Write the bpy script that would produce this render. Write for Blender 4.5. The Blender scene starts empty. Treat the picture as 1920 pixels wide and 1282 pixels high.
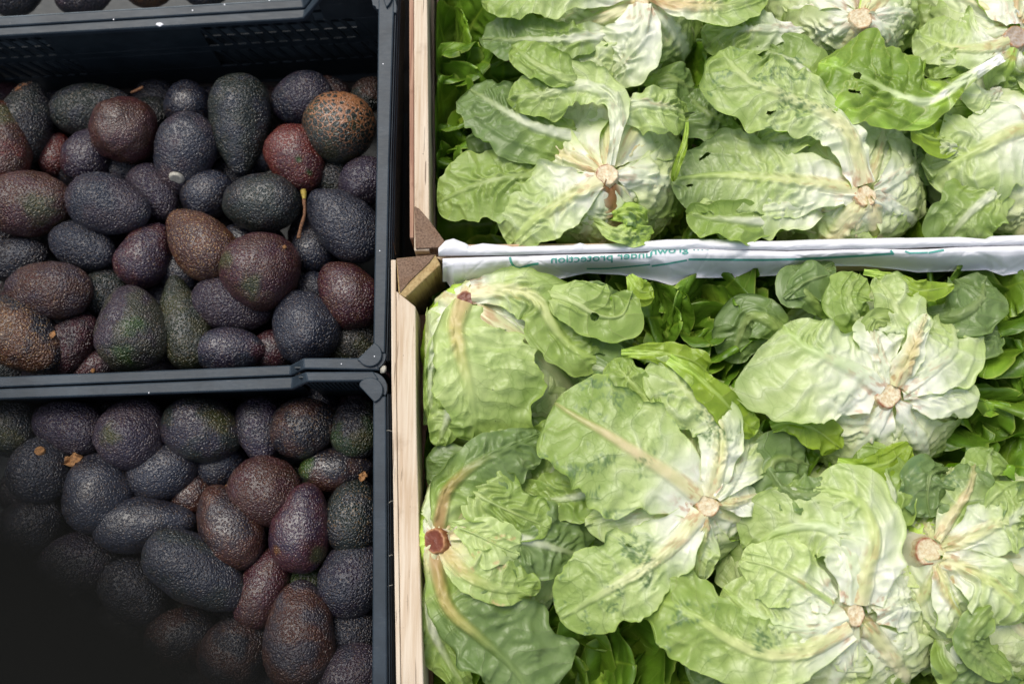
import bpy, bmesh, math, random
import numpy as np
from mathutils import Vector, Matrix

# ---------------------------------------------------------------- camera, sky, sun
SC = bpy.context.scene
H = 1.45                      # camera height above the crate rims (z = 0), metres
TILT = math.radians(10.9)
FPX = 35.0 / 36.0 * 1920      # focal length in photo pixels
cam_d = bpy.data.cameras.new("camera")
cam = bpy.data.objects.new("camera", cam_d)
SC.collection.objects.link(cam)
cam.location = (0, 0, H)
cam.rotation_euler = (TILT, 0, 0)
cam_d.lens = 35
cam_d.sensor_width = 36
cam_d.clip_start = 0.01
cam_d.clip_end = 200
cam_d.dof.use_dof = True
cam_d.dof.focus_distance = H / math.cos(TILT) + 0.01
cam_d.dof.aperture_fstop = 2.0
SC.camera = cam

SUN_EL, SUN_ROT = math.radians(62), math.radians(-35)
W = bpy.data.worlds.new("World")
SC.world = W
W.use_nodes = True
wn = W.node_tree
bg = wn.nodes["Background"]
sky = wn.nodes.new("ShaderNodeTexSky")
sky.sky_type = 'NISHITA'
sky.sun_disc = False
sky.sun_elevation = SUN_EL
sky.sun_rotation = SUN_ROT
sky.air_density = 1.0
sky.dust_density = 3.0
hs = wn.nodes.new("ShaderNodeHueSaturation")       # overcast sky: less blue than a clear one
hs.inputs["Saturation"].default_value = 0.62
wn.links.new(sky.outputs[0], hs.inputs["Color"])
wn.links.new(hs.outputs[0], bg.inputs["Color"])
bg.inputs["Strength"].default_value = 0.145
sun_d = bpy.data.lights.new("sun", 'SUN')
sun_d.energy = 1.75
sun_d.angle = math.radians(26)
sun_d.color = (1.0, 0.95, 0.86)
sun = bpy.data.objects.new("sun", sun_d)
SC.collection.objects.link(sun)
# the sky's sun at rotation r stands at compass direction (sin r, cos r)
sdir = Vector((math.sin(SUN_ROT) * math.cos(SUN_EL), math.cos(SUN_ROT) * math.cos(SUN_EL), math.sin(SUN_EL)))
sun.rotation_euler = sdir.to_track_quat('Z', 'Y').to_euler()
SC.view_settings.view_transform = 'Standard'
SC.view_settings.look = 'None'
SC.view_settings.exposure = 0.31
SC.view_settings.gamma = 1.0

# ---------------------------------------------------------------- helpers
cT, sT = math.cos(TILT), math.sin(TILT)

def P(px, py, z=0.0):
    """point of the place at height z that stands at photo pixel (px, py)"""
    xc, yc = px - 960.0, 641.0 - py
    y = yc * cT + FPX * sT
    zz = yc * sT - FPX * cT
    k = (z - H) / zz
    return np.array([xc * k, y * k, z])

def PX(z=0.0):
    return float(np.linalg.norm(P(961, 641, z) - P(960, 641, z)))   # metres per pixel

U = PX(0)

def link(o, parent=None):
    SC.collection.objects.link(o)
    if parent is not None:
        o.parent = parent
        o.matrix_parent_inverse = Matrix.Translation(-Vector(parent.location))
    return o

def empty(name, loc, label, cat, group=None, kind=None):
    o = bpy.data.objects.new(name, None)
    o.empty_display_size = 0.02
    o.location = [float(c) for c in loc]
    SC.collection.objects.link(o)
    tag(o, label, cat, group, kind)
    return o

def tag(o, label=None, cat=None, group=None, kind=None):
    if label: o["label"] = label
    if cat: o["category"] = cat
    if group: o["group"] = group
    if kind: o["kind"] = kind
    return o

def fast_mesh(name, V, F, mat, parent=None, attrs=None, smooth=True):
    """V (n,3), F (m,4) or (m,3)"""
    me = bpy.data.meshes.new(name)
    V = np.asarray(V, dtype=np.float32); F = np.asarray(F, dtype=np.int32)
    k = F.shape[1]
    me.vertices.add(len(V)); me.vertices.foreach_set("co", V.ravel())
    me.loops.add(F.size); me.loops.foreach_set("vertex_index", F.ravel())
    me.polygons.add(len(F))
    me.polygons.foreach_set("loop_start", np.arange(0, F.size, k, dtype=np.int32))
    me.polygons.foreach_set("loop_total", np.full(len(F), k, dtype=np.int32))
    me.polygons.foreach_set("use_smooth", np.full(len(F), smooth, dtype=bool))
    me.update(calc_edges=True)
    for an, arr in (attrs or {}).items():
        arr = np.asarray(arr, dtype=np.float32)
        if arr.shape[1] == 4:
            a = me.attributes.new(an, 'FLOAT_COLOR', 'POINT'); a.data.foreach_set("color", arr.ravel())
        else:
            a = me.attributes.new(an, 'FLOAT_VECTOR', 'POINT'); a.data.foreach_set("vector", arr.ravel())
    if mat is not None: me.materials.append(mat)
    o = bpy.data.objects.new(name, me)
    return link(o, parent)

def grid_faces(nv, nu, close_u=False):
    i = np.arange(nv - 1)[:, None]
    j = np.arange(nu if close_u else nu - 1)[None, :]
    a = i * nu + j
    b = i * nu + (j + 1) % nu
    return np.stack([a, b, b + nu, a + nu], axis=-1).reshape(-1, 4)

def bm_obj(name, bm, mat, parent=None, bevel=0.0, smooth=False, segs=2):
    bmesh.ops.recalc_face_normals(bm, faces=bm.faces)
    me = bpy.data.meshes.new(name)
    bm.to_mesh(me); bm.free()
    if mat is not None: me.materials.append(mat)
    if smooth or bevel:
        for p in me.polygons: p.use_smooth = True
        try:
            me.set_sharp_from_angle(angle=math.radians(38))
        except Exception:
            pass
    o = bpy.data.objects.new(name, me)
    link(o, parent)
    if bevel:
        m = o.modifiers.new("bevel", 'BEVEL'); m.width = bevel; m.segments = segs
        m.limit_method = 'ANGLE'; m.angle_limit = math.radians(35)
        m.harden_normals = False
    return o

def prism_bm(bm, top, bot):
    """top, bot: lists of 3-D points (same count, same order)"""
    vt = [bm.verts.new(p) for p in top]; vb = [bm.verts.new(p) for p in bot]
    bm.faces.new(vt); bm.faces.new(vb[::-1])
    n = len(vt)
    for i in range(n):
        j = (i + 1) % n
        bm.faces.new((vt[i], vb[i], vb[j], vt[j]))

def slab(name, pxs, zt, zb, mat, parent=None, bevel=0.0015, zs=None):
    """upright prism whose top outline stands at the photo pixels pxs; zs gives a top height per corner"""
    bm = bmesh.new()
    top = [P(x, y, (zs[i] if zs else zt)) for i, (x, y) in enumerate(pxs)]
    if zs is None:
        bot = [(p[0], p[1], zb) for p in top]
    else:
        bot = [(p[0], p[1], zs[i] - (zt - zb)) for i, p in enumerate(top)]
    prism_bm(bm, top, bot)
    return bm_obj(name, bm, mat, parent, bevel)

def box(name, lo, hi, mat, parent=None, bevel=0.001, jit=0.0, rnd=None):
    bm = bmesh.new()
    (x0, y0, z0), (x1, y1, z1) = lo, hi
    prism_bm(bm, [(x0, y0, z1), (x1, y0, z1), (x1, y1, z1), (x0, y1, z1)],
             [(x0, y0, z0), (x1, y0, z0), (x1, y1, z0), (x0, y1, z0)])
    return bm_obj(name, bm, mat, parent, bevel)

def _h(ix, iy, iz, s):
    n = (ix * 374761393 + iy * 668265263 + iz * 2147483647 + s * 1274126177) & 0xFFFFFFFF
    n = ((n ^ (n >> 13)) * 1274126177) & 0xFFFFFFFF
    n = ((n ^ (n >> 16)) * 2246822519) & 0xFFFFFFFF
    return ((n ^ (n >> 15)) & 0xFFFFFF) / float(0xFFFFFF) * 2 - 1

def vn(x, y=0.0, z=0.0, s=0):
    """smooth value noise in -1..1"""
    x, y, z = np.broadcast_arrays(np.asarray(x, float), np.asarray(y, float), np.asarray(z, float))
    ix, iy, iz = np.floor(x).astype(np.int64), np.floor(y).astype(np.int64), np.floor(z).astype(np.int64)
    fx, fy, fz = x - ix, y - iy, z - iz
    fx, fy, fz = [f * f * f * (f * (f * 6 - 15) + 10) for f in (fx, fy, fz)]
    r = 0
    for a in (0, 1):
        for b in (0, 1):
            for c in (0, 1):
                r = r + _h(ix + a, iy + b, iz + c, s) * (fx if a else 1 - fx) * (fy if b else 1 - fy) * (fz if c else 1 - fz)
    return r

def fbm(x, y=0.0, z=0.0, s=0, o=3):
    r = 0; a = 1.0
    for k in range(o):
        r = r + a * vn(np.asarray(x) * 2**k + 17.3 * k, np.asarray(y) * 2**k + 5.1 * k, np.asarray(z) * 2**k, s + k); a *= 0.5
    return r

def sstep(a, b, x):
    t = np.clip((x - a) / (b - a), 0, 1)
    return t * t * (3 - 2 * t)

def spline(pts, n, dense_end=True):
    pts = np.asarray(pts, float)
    k = len(pts)
    if k == 2:
        pts = np.array([pts[0], (pts[0] + pts[1]) / 2 , pts[1]]); k = 3
    ext = np.vstack([2 * pts[0] - pts[1], pts, 2 * pts[-1] - pts[-2]])
    out = []
    for i in range(k - 1):
        p0, p1, p2, p3 = ext[i:i + 4]
        t = np.linspace(0, 1, 24, endpoint=False)[:, None]
        out.append(0.5 * ((2 * p1) + (-p0 + p2) * t + (2 * p0 - 5 * p1 + 4 * p2 - p3) * t**2 + (-p0 + 3 * p1 - 3 * p2 + p3) * t**3))
    out.append(pts[-1][None])
    c = np.vstack(out)
    d = np.concatenate([[0], np.cumsum(np.linalg.norm(np.diff(c, axis=0), axis=1))])
    L = d[-1]
    v = np.linspace(0, 1, n)
    if dense_end: v = 0.55 * v + 0.45 * np.sin(v * math.pi / 2)
    c = np.stack([np.interp(v * L, d, c[:, i]) for i in range(3)], axis=1)
    return c, v, L

# ---------------------------------------------------------------- materials
def new_mat(name):
    m = bpy.data.materials.new(name); m.use_nodes = True
    nt = m.node_tree
    b = nt.nodes["Principled BSDF"]
    return m, nt, b

class N:
    """tiny node helper"""
    def __init__(s, nt): s.nt = nt
    def __call__(s, t, ins=None, **kw):
        n = s.nt.nodes.new("ShaderNode" + t)
        for k, v in kw.items(): setattr(n, k, v)
        for k, v in (ins or {}).items():
            if isinstance(v, bpy.types.NodeSocket): s.nt.links.new(v, n.inputs[k])
            else: n.inputs[k].default_value = v
        return n
    def math(s, op, a, b=None, c=None, clamp=False):
        n = s.nt.nodes.new("ShaderNodeMath"); n.operation = op; n.use_clamp = clamp
        for i, v in enumerate((a, b, c)):
            if v is None: continue
            if isinstance(v, bpy.types.NodeSocket): s.nt.links.new(v, n.inputs[i])
            else: n.inputs[i].default_value = v
        return n.outputs[0]
    def ramp(s, x, a, b, lo=0.0, hi=1.0):
        n = s.nt.nodes.new("ShaderNodeMapRange"); n.interpolation_type = 'SMOOTHSTEP'
        s.nt.links.new(x, n.inputs[0])
        for i, v in zip((1, 2, 3, 4), (a, b, lo, hi)): n.inputs[i].default_value = v
        return n.outputs[0]
    def mix(s, f, a, b, mode='MIX'):
        n = s.nt.nodes.new("ShaderNodeMix"); n.data_type = 'RGBA'; n.blend_type = mode
        for i, v in ((0, f), (6, a), (7, b)):
            if isinstance(v, bpy.types.NodeSocket): s.nt.links.new(v, n.inputs[i])
            else: n.inputs[i].default_value = v if i == 0 or len(v) == 4 else (*v, 1)
        return n.outputs[2]

def mat_lettuce():
    m, nt, b = new_mat("lettuce_leaf"); n = N(nt); L = nt.links
    tint = n("Attribute", attribute_name="tint").outputs["Color"]
    tia = nt.nodes[-1].outputs["Alpha"]
    lm = n("Attribute", attribute_name="lm").outputs["Vector"]
    lp = n("Attribute", attribute_name="lp").outputs["Vector"]
    sp = n("SeparateXYZ", {0: lp})
    ph, rib, au = sp.outputs[0], sp.outputs[1], sp.outputs[2]
    # side veins: thin lines where the phase is whole
    fr = n.math('FRACT', n.math('ADD', ph, 0.5))
    dl = n.math('ABSOLUTE', n.math('SUBTRACT', fr, 0.5))
    side = n.ramp(dl, 0.0, 0.035, 1.0, 0.0)
    # net of small veins
    wob = n("TexNoise", {"Vector": lm, "Scale": 45.0, "Detail": 2.0})
    lmw = n("VectorMath", {0: lm, 1: n("VectorMath", {0: wob.outputs["Color"], "Scale": 0.012}, operation='SCALE').outputs[0]}, operation='ADD').outputs[0]
    v1 = n("TexVoronoi", {"Vector": lmw, "Scale": 42.0}, feature='DISTANCE_TO_EDGE').outputs[0]
    v2 = n("TexVoronoi", {"Vector": lmw, "Scale": 120.0}, feature='DISTANCE_TO_EDGE').outputs[0]
    net = n.math('MAXIMUM', n.ramp(v1, 0.0, 0.035, 1.0, 0.0), n.math('MULTIPLY', n.ramp(v2, 0.0, 0.07, 1.0, 0.0), 0.45))
    far = n.ramp(rib, 0.0, 0.9, 1.0, 0.0)              # 1 away from the midrib
    fade = n.math('MULTIPLY', far, n.ramp(tia, 0.05, 0.8, 0.15, 1.0))
    flag = n.ramp(tia, 0.95, 1.05, 0.0, 1.0)
    side = n.math('MULTIPLY', side, fade)
    net = n.math('MULTIPLY', net, fade)
    big = n("TexNoise", {"Vector": lm, "Scale": 26.0, "Detail": 5.0, "Roughness": 0.6}).outputs[0]
    fine = n("TexNoise", {"Vector": lm, "Scale": 260.0, "Detail": 3.0}).outputs[0]
    col = n.mix(n.ramp(big, 0.25, 0.75, 0.0, 1.0), n.mix(1.0, tint, (0.85, 0.90, 0.74), 'MULTIPLY'), n.mix(1.0, tint, (1.12, 1.08, 1.12), 'MULTIPLY'))
    # each blister is a little paler in the middle than at the veins
    bl = n.ramp(v1, 0.0, 0.35, 0.0, 1.0)
    col = n.mix(n.math('MULTIPLY', bl, n.math('MULTIPLY', fade, 0.35)), col, n.mix(1.0, col, (1.14, 1.1, 1.2), 'MULTIPLY'))
    col = n.mix(n.math('MULTIPLY', side, 0.6), col, n.mix(1.0, col, n.mix(flag, (0.55, 0.62, 0.36), (1.7, 1.35, 2.2)), 'MULTIPLY'))
    col = n.mix(n.math('MULTIPLY', net, 0.40), col, n.mix(1.0, col, n.mix(flag, (0.50, 0.60, 0.34), (1.5, 1.3, 1.8)), 'MULTIPLY'))
    # tiny specks of soil
    s1 = n("TexVoronoi", {"Vector": lm, "Scale": 38.0}, feature='F1').outputs["Distance"]
    spk = n.math('MULTIPLY', n.ramp(s1, 0.022, 0.045, 1.0, 0.0), n.ramp(big, 0.5, 0.56, 0.0, 1.0))
    col = n.mix(n.math('MULTIPLY', spk, 0.85), col, (0.035, 0.03, 0.015))
    # the inner face of a leaf is a stronger green than its back
    geo = n("NewGeometry")
    inner = n.mix(1.0, col, (0.66, 0.88, 0.20), 'MULTIPLY')
    col = n.mix(geo.outputs["Backfacing"], col, inner)
    hgt = n.math('ADD', n.math('MULTIPLY', n.math('MAXIMUM', side, n.math('MULTIPLY', net, 0.45)), 0.45), n.math('MULTIPLY', big, 0.35))
    hgt = n.math('ADD', hgt, n.math('MULTIPLY', bl, -0.15))
    hgt = n.math('ADD', hgt, n.math('MULTIPLY', fine, 0.12))
    # fine lengthwise fibre on the midrib
    sl = n("SeparateXYZ", {0: lm})
    fib = n("TexNoise", {"Vector": n("CombineXYZ", {0: n.math('MULTIPLY', sl.outputs[0], 900.0), 1: n.math('MULTIPLY', sl.outputs[1], 30.0), 2: sl.outputs[2]}).outputs[0], "Scale": 1.0, "Detail": 2.0}).outputs[0]
    hgt = n.math('ADD', hgt, n.math('MULTIPLY', n.math('MULTIPLY', fib, rib), 0.35))
    bp = n("Bump", {"Height": hgt, "Strength": 0.5, "Distance": 0.0018})
    L.new(col, b.inputs["Base Color"]); L.new(bp.outputs[0], b.inputs["Normal"])
    b.inputs["Roughness"].default_value = 0.38
    b.inputs["Specular IOR Level"].default_value = 0.5
    tr = n("BsdfTranslucent", {"Color": n.mix(1.0, col, (0.97, 1.0, 0.66), 'MULTIPLY'), "Normal": bp.outputs[0]})
    mx = n("MixShader", {0: 0.25, 1: b.outputs[0], 2: tr.outputs[0]})
    L.new(mx.outputs[0], nt.nodes["Material Output"].inputs[0])
    return m

def mat_avocado():
    m, nt, b = new_mat("avocado_skin"); n = N(nt); L = nt.links
    tint = n("Attribute", attribute_name="tint").outputs["Color"]
    fx = n("SeparateXYZ", {0: n("Attribute", attribute_name="lp").outputs["Vector"]})
    oc = n("Attribute", attribute_name="lm").outputs["Vector"]
    wob = n("TexNoise", {"Vector": oc, "Scale": 130.0, "Detail": 2.0})
    ow = n("VectorMath", {0: oc, 1: n("VectorMath", {0: wob.outputs["Color"], "Scale": 0.006}, operation='SCALE').outputs[0]}, operation='ADD').outputs[0]
    vd = n("TexVoronoi", {"Vector": ow, "Scale": 290.0}, feature='SMOOTH_F1'); vd.inputs["Smoothness"].default_value = 0.55
    f1 = vd.outputs["Distance"]
    big = n("TexNoise", {"Vector": oc, "Scale": 38.0, "Detail": 4.0}).outputs[0]
    med = n("TexNoise", {"Vector": oc, "Scale": 190.0, "Detail": 4.0, "Roughness": 0.65}).outputs[0]
    fine = n("TexNoise", {"Vector": oc, "Scale": 900.0, "Detail": 2.0}).outputs[0]
    peb = n.ramp(f1, 0.1, 0.6, 1.0, 0.0)
    col = n.mix(peb, n.mix(1.0, tint, (0.55, 0.55, 0.6), 'MULTIPLY'), n.mix(1.0, tint, (1.35, 1.3, 1.25), 'MULTIPLY'))
    col = n.mix(n.ramp(big, 0.3, 0.75, 0.0, 0.6), col, n.mix(1.0, col, (1.2, 0.92, 0.9), 'MULTIPLY'))
    # pale corky dots
    v2 = n("TexVoronoi", {"Vector": oc, "Scale": 260.0}, feature='F1')
    dots = n.math('MULTIPLY', n.ramp(v2.outputs["Distance"], 0.20, 0.34, 1.0, 0.0), n.ramp(med, 0.40, 0.50, 0.0, 1.0))
    dotf = n.math('MULTIPLY', dots, n.math('ADD', n.math('MULTIPLY', fx.outputs[0], 0.9), 0.10))
    col = n.mix(dotf, col, (0.34, 0.20, 0.075))
    # net-like cork scar
    ve = n("TexVoronoi", {"Vector": ow, "Scale": 95.0}, feature='DISTANCE_TO_EDGE').outputs[0]
    wid = n.math('MULTIPLY', n.math('POWER', fx.outputs[1], 3.0), 0.50)
    wid = n.math('ADD', wid, 0.036)
    net = n.math('MULTIPLY', n.math('LESS_THAN', ve, wid), n.ramp(fx.outputs[1], 0.12, 0.3, 0.0, 1.0))
    col = n.mix(net, col, (0.26, 0.115, 0.05))
    hgt = n.math('ADD', n.math('MULTIPLY', peb, 1.0), n.math('MULTIPLY', med, 0.9))
    hgt = n.math('ADD', hgt, n.math('MULTIPLY', fine, 0.25))
    hgt = n.math('ADD', hgt, n.math('MULTIPLY', net, 0.4))
    bp = n("Bump", {"Height": hgt, "Strength": 1.0, "Distance": n.math('MULTIPLY', fx.outputs[2], 0.0024)})
    L.new(col, b.inputs["Base Color"]); L.new(bp.outputs[0], b.inputs["Normal"])
    L.new(n.ramp(big, 0.2, 0.8, 0.25, 0.40), b.inputs["Roughness"])
    b.inputs["Specular IOR Level"].default_value = 0.8
    return m

def mat_plastic(name, col, rough=0.42):
    m, nt, b = new_mat(name); n = N(nt); L = nt.links
    tc = n("TexCoord").outputs["Object"]
    g = n("TexNoise", {"Vector": tc, "Scale": 14.0, "Detail": 6.0, "Roughness": 0.7}).outputs[0]
    scr = n("TexNoise", {"Vector": n("Mapping", {"Vector": tc, "Scale": (20, 160, 160), "Rotation": (0, 0, 0.4)}).outputs[0], "Scale": 3.0, "Detail": 5.0}).outputs[0]
    c = n.mix(n.ramp(g, 0.35, 0.75, 0.0, 1.0), (*col,), tuple(x * 1.6 + 0.004 for x in col))
    dust = n.math('MULTIPLY', n.ramp(scr, 0.60, 0.72, 0.0, 1.0), n.ramp(g, 0.45, 0.65, 0.0, 0.35))
    c = n.mix(dust, c, (0.16, 0.16, 0.15))
    v = n("TexVoronoi", {"Vector": tc, "Scale": 60.0}, feature='F1')
    dot = n.math('MULTIPLY', n.ramp(v.outputs["Distance"], 0.02, 0.045, 1.0, 0.0), n.ramp(g, 0.5, 0.55, 0.0, 1.0))
    c = n.mix(n.math('MULTIPLY', dot, 0.7), c, (0.3, 0.3, 0.28))
    L.new(c, b.inputs["Base Color"])
    b.inputs['Specular IOR Level'].default_value = 0.32
    L.new(n.ramp(scr, 0.3, 0.7, rough - 0.02, rough + 0.05), b.inputs["Roughness"])
    fine = n("TexNoise", {"Vector": tc, "Scale": 500.0, "Detail": 2.0}).outputs[0]
    bp = n("Bump", {"Height": n.math('ADD', scr, n.math('MULTIPLY', fine, 0.5)), "Strength": 0.10, "Distance": 0.001})
    L.new(bp.outputs[0], b.inputs["Normal"])
    return m

def mat_wood(name, c1, c2, axis=1, stain=0.25, scale=1.0, rough=0.8):
    m, nt, b = new_mat(name); n = N(nt); L = nt.links
    tc = n("TexCoord").outputs["Object"]
    sc = [220.0, 220.0, 220.0]; sc[axis] = 9.0
    mp = n("Mapping", {"Vector": tc, "Scale": tuple(s * scale for s in sc)}).outputs[0]
    g = n("TexNoise", {"Vector": mp, "Scale": 1.0, "Detail": 5.0, "Roughness": 0.6, "Distortion": 0.4}).outputs[0]
    sc2 = [50.0, 50.0, 50.0]; sc2[axis] = 3.0
    g2 = n("TexNoise", {"Vector": n("Mapping", {"Vector": tc, "Scale": tuple(sc2)}).outputs[0], "Scale": 1.0, "Detail": 3.0}).outputs[0]
    blo = n("TexNoise", {"Vector": tc, "Scale": 13.0, "Detail": 5.0, "Roughness": 0.65}).outputs[0]
    c = n.mix(n.ramp(g, 0.38, 0.66, 0.0, 1.0), c1, c2)
    c = n.mix(n.ramp(g2, 0.45, 0.7, 0.0, 0.5), c, n.mix(1.0, c, (0.72, 0.58, 0.45), 'MULTIPLY'))
    c = n.mix(n.ramp(blo, 0.55, 0.72, 0.0, stain), c, n.mix(1.0, c, (0.42, 0.33, 0.26), 'MULTIPLY'))
    v = n("TexVoronoi", {"Vector": tc, "Scale": 62.0}, feature='F1')
    dot = n.math('MULTIPLY', n.ramp(v.outputs["Distance"], 0.035, 0.06, 1.0, 0.0), n.ramp(blo, 0.44, 0.48, 0.0, 1.0))
    c = n.mix(n.math('MULTIPLY', dot, 0.85), c, (0.03, 0.022, 0.015))
    crk = n("TexNoise", {"Vector": n("Mapping", {"Vector": tc, "Scale": tuple((400.0 if i != axis else 14.0) for i in range(3))}).outputs[0], "Scale": 1.0, "Detail": 1.0}).outputs[0]
    ck = n.ramp(crk, 0.70, 0.74, 0.0, 1.0)
    c = n.mix(n.math('MULTIPLY', ck, 0.7), c, (0.10, 0.055, 0.035))
    L.new(c, b.inputs["Base Color"]); b.inputs["Roughness"].default_value = rough
    b.inputs["Specular IOR Level"].default_value = 0.25
    bp = n("Bump", {"Height": n.math('SUBTRACT', n.math('ADD', g, n.math('MULTIPLY', g2, 0.5)), ck), "Strength": 0.5, "Distance": 0.0012})
    L.new(bp.outputs[0], b.inputs["Normal"])
    return m

def mat_plain(name, col, rough=0.6, nscale=60.0, amt=0.25, spec=0.4, bump=0.3, transl=0.0):
    m, nt, b = new_mat(name); n = N(nt); L = nt.links
    tc = n("TexCoord").outputs["Object"]
    g = n("TexNoise", {"Vector": tc, "Scale": nscale, "Detail": 4.0}).outputs[0]
    c = n.mix(n.ramp(g, 0.3, 0.7, 0.0, 1.0), tuple(x * (1 - amt) for x in col), tuple(min(1, x * (1 + amt)) for x in col))
    L.new(c, b.inputs["Base Color"]); b.inputs["Roughness"].default_value = rough
    b.inputs["Specular IOR Level"].default_value = spec
    f = n("TexNoise", {"Vector": tc, "Scale": nscale * 6, "Detail": 3.0}).outputs[0]
    bp = n("Bump", {"Height": n.math('ADD', g, n.math('MULTIPLY', f, 0.4)), "Strength": bump, "Distance": 0.001})
    L.new(bp.outputs[0], b.inputs["Normal"])
    if transl:
        tr = n("BsdfTranslucent", {"Color": c})
        mx = n("MixShader", {0: transl, 1: b.outputs[0], 2: tr.outputs[0]})
        L.new(mx.outputs[0], nt.nodes["Material Output"].inputs[0])
    return m

def mat_cut():
    m, nt, b = new_mat("cut_stem_face"); n = N(nt); L = nt.links
    tint = n("Attribute", attribute_name="tint").outputs["Color"]
    oc = n("Attribute", attribute_name="lm").outputs["Vector"]
    g = n("TexNoise", {"Vector": oc, "Scale": 260.0, "Detail": 5.0, "Roughness": 0.65}).outputs[0]
    h = n("TexNoise", {"Vector": oc, "Scale": 90.0, "Detail": 3.0}).outputs[0]
    c = n.mix(n.ramp(g, 0.35, 0.65, 0.0, 1.0), n.mix(1.0, tint, (0.78, 0.66, 0.52), 'MULTIPLY'), tint)
    c = n.mix(n.ramp(h, 0.55, 0.75, 0.0, 0.5), c, n.mix(1.0, c, (0.72, 0.45, 0.26), 'MULTIPLY'))
    L.new(c, b.inputs["Base Color"]); b.inputs["Roughness"].default_value = 0.35
    bp = n("Bump", {"Height": n.math('ADD', g, h), "Strength": 0.6, "Distance": 0.0012}); L.new(bp.outputs[0], b.inputs["Normal"])
    return m
M_LEAF = mat_lettuce()
M_CUTV = mat_cut()
M_AVO = mat_avocado()
M_RIM = mat_plastic("crate_rim_plastic", (0.016, 0.025, 0.034), 0.46)
M_BACK_LIT = mat_plastic("far_wall_plastic_lit", (0.10, 0.125, 0.14), 0.5)  # wall plastic made paler: light behind the lattice is put into the colour
M_WALL = mat_plastic("crate_wall_plastic", (0.012, 0.018, 0.022), 0.45)
M_WOOD = mat_wood("pale_wood", (0.66, 0.56, 0.43), (0.56, 0.44, 0.31), axis=1, stain=0.35)
M_WOODX = mat_wood("pale_wood_across", (0.60, 0.46, 0.31), (0.46, 0.33, 0.21), axis=0, stain=0.35)
M_REDWOOD = mat_wood("reddish_wood_edge", (0.40, 0.24, 0.16), (0.27, 0.14, 0.09), axis=1, stain=0.6)
M_ENDGRAIN = mat_wood("brown_end_grain", (0.23, 0.15, 0.10), (0.12, 0.075, 0.05), axis=2, stain=0.8, scale=1.6)
M_BLOCK = mat_wood("yellowish_sawn_wood", (0.46, 0.34, 0.16), (0.33, 0.23, 0.10), axis=2, stain=0.6)
M_PAPER = mat_plain("white_liner_paper", (0.87, 0.87, 0.89), 0.55, 30.0, 0.02, 0.4, 0.25, 0.25)
M_PRINT = mat_plain("green_print", (0.08, 0.33, 0.27), 0.6, 400.0, 0.12, 0.3, 0.0)
M_CUT = mat_plain("cut_stem_flesh", (0.70, 0.60, 0.42), 0.45, 90.0, 0.14, 0.4, 0.25)
M_RUST = mat_plain("rusty_brown_cut", (0.25, 0.065, 0.022), 0.45, 180.0, 0.6, 0.5, 0.6)
M_RUSTLIGHT = mat_plain("orange_cut_edge", (0.50, 0.25, 0.11), 0.45, 180.0, 0.45, 0.5, 0.6)
M_STEM = mat_plain("dry_fruit_stalk", (0.14, 0.065, 0.03), 0.7, 300.0, 0.5, 0.3, 0.8)
M_STEMY = mat_plain("yellow_stalk_foot", (0.30, 0.22, 0.04), 0.6, 300.0, 0.3, 0.3, 0.5)
M_SCAR = mat_plain("pale_stalk_scar", (0.38, 0.36, 0.30), 0.7, 300.0, 0.25, 0.3, 0.6)
M_HUSK = mat_plain("dry_husk", (0.26, 0.13, 0.05), 0.7, 200.0, 0.4, 0.3, 0.6)
M_TABLE = mat_plain("dark_stall_board", (0.035, 0.028, 0.022), 0.7, 12.0, 0.4, 0.3, 0.4)
M_GROUND = mat_plain("asphalt", (0.05, 0.05, 0.052), 0.85, 50.0, 0.3, 0.3, 0.6)
M_STRAP = mat_plain("black_webbing", (0.006, 0.006, 0.005), 0.9, 300.0, 0.3, 0.1, 0.6)
M_WHITE = mat_plain("white_paint_fleck", (0.8, 0.8, 0.82), 0.6, 200.0, 0.05, 0.4, 0.4)

# ---------------------------------------------------------------- ground and stall board
g = box("ground", (-30, -30, -1.25), (30, 30, -1.15), M_GROUND, None, 0); tag(g, kind="structure")
t = box("stall_table", tuple(P(-260, 1600, 0)[:2]) + (-0.325,), tuple(P(2450, -320, 0)[:2]) + (-0.295,), M_TABLE, None, 0.003)
tag(t, "dark board stall table under all the crates", "table")
for (sx, sy) in ((-250, -260), (2380, -260), (-250, 1500), (2380, 1500)):
    p = P(sx, sy, 0)
    box("leg", (p[0], p[1], -1.15), (p[0] + 0.06, p[1] + 0.06, -0.325), M_TABLE, t, 0.003)

FLOOR = -0.290
# ---------------------------------------------------------------- plastic crates
def wall_from(name, a, b, zt, zb, th, mat, parent, side=1):
    """upright wall between two points of the place, thickness to one side"""
    a = np.array(a[:2]); b = np.array(b[:2]); d = (b - a) / np.linalg.norm(b - a); nn = np.array([-d[1], d[0]]) * th * side
    bm = bmesh.new()
    q = [a, b, b + nn, a + nn]
    prism_bm(bm, [(*p, zt) for p in q], [(*p, zb) for p in q])
    return bm_obj(name, bm, mat, parent, 0.0008)

MIDZ = -0.055

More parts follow.
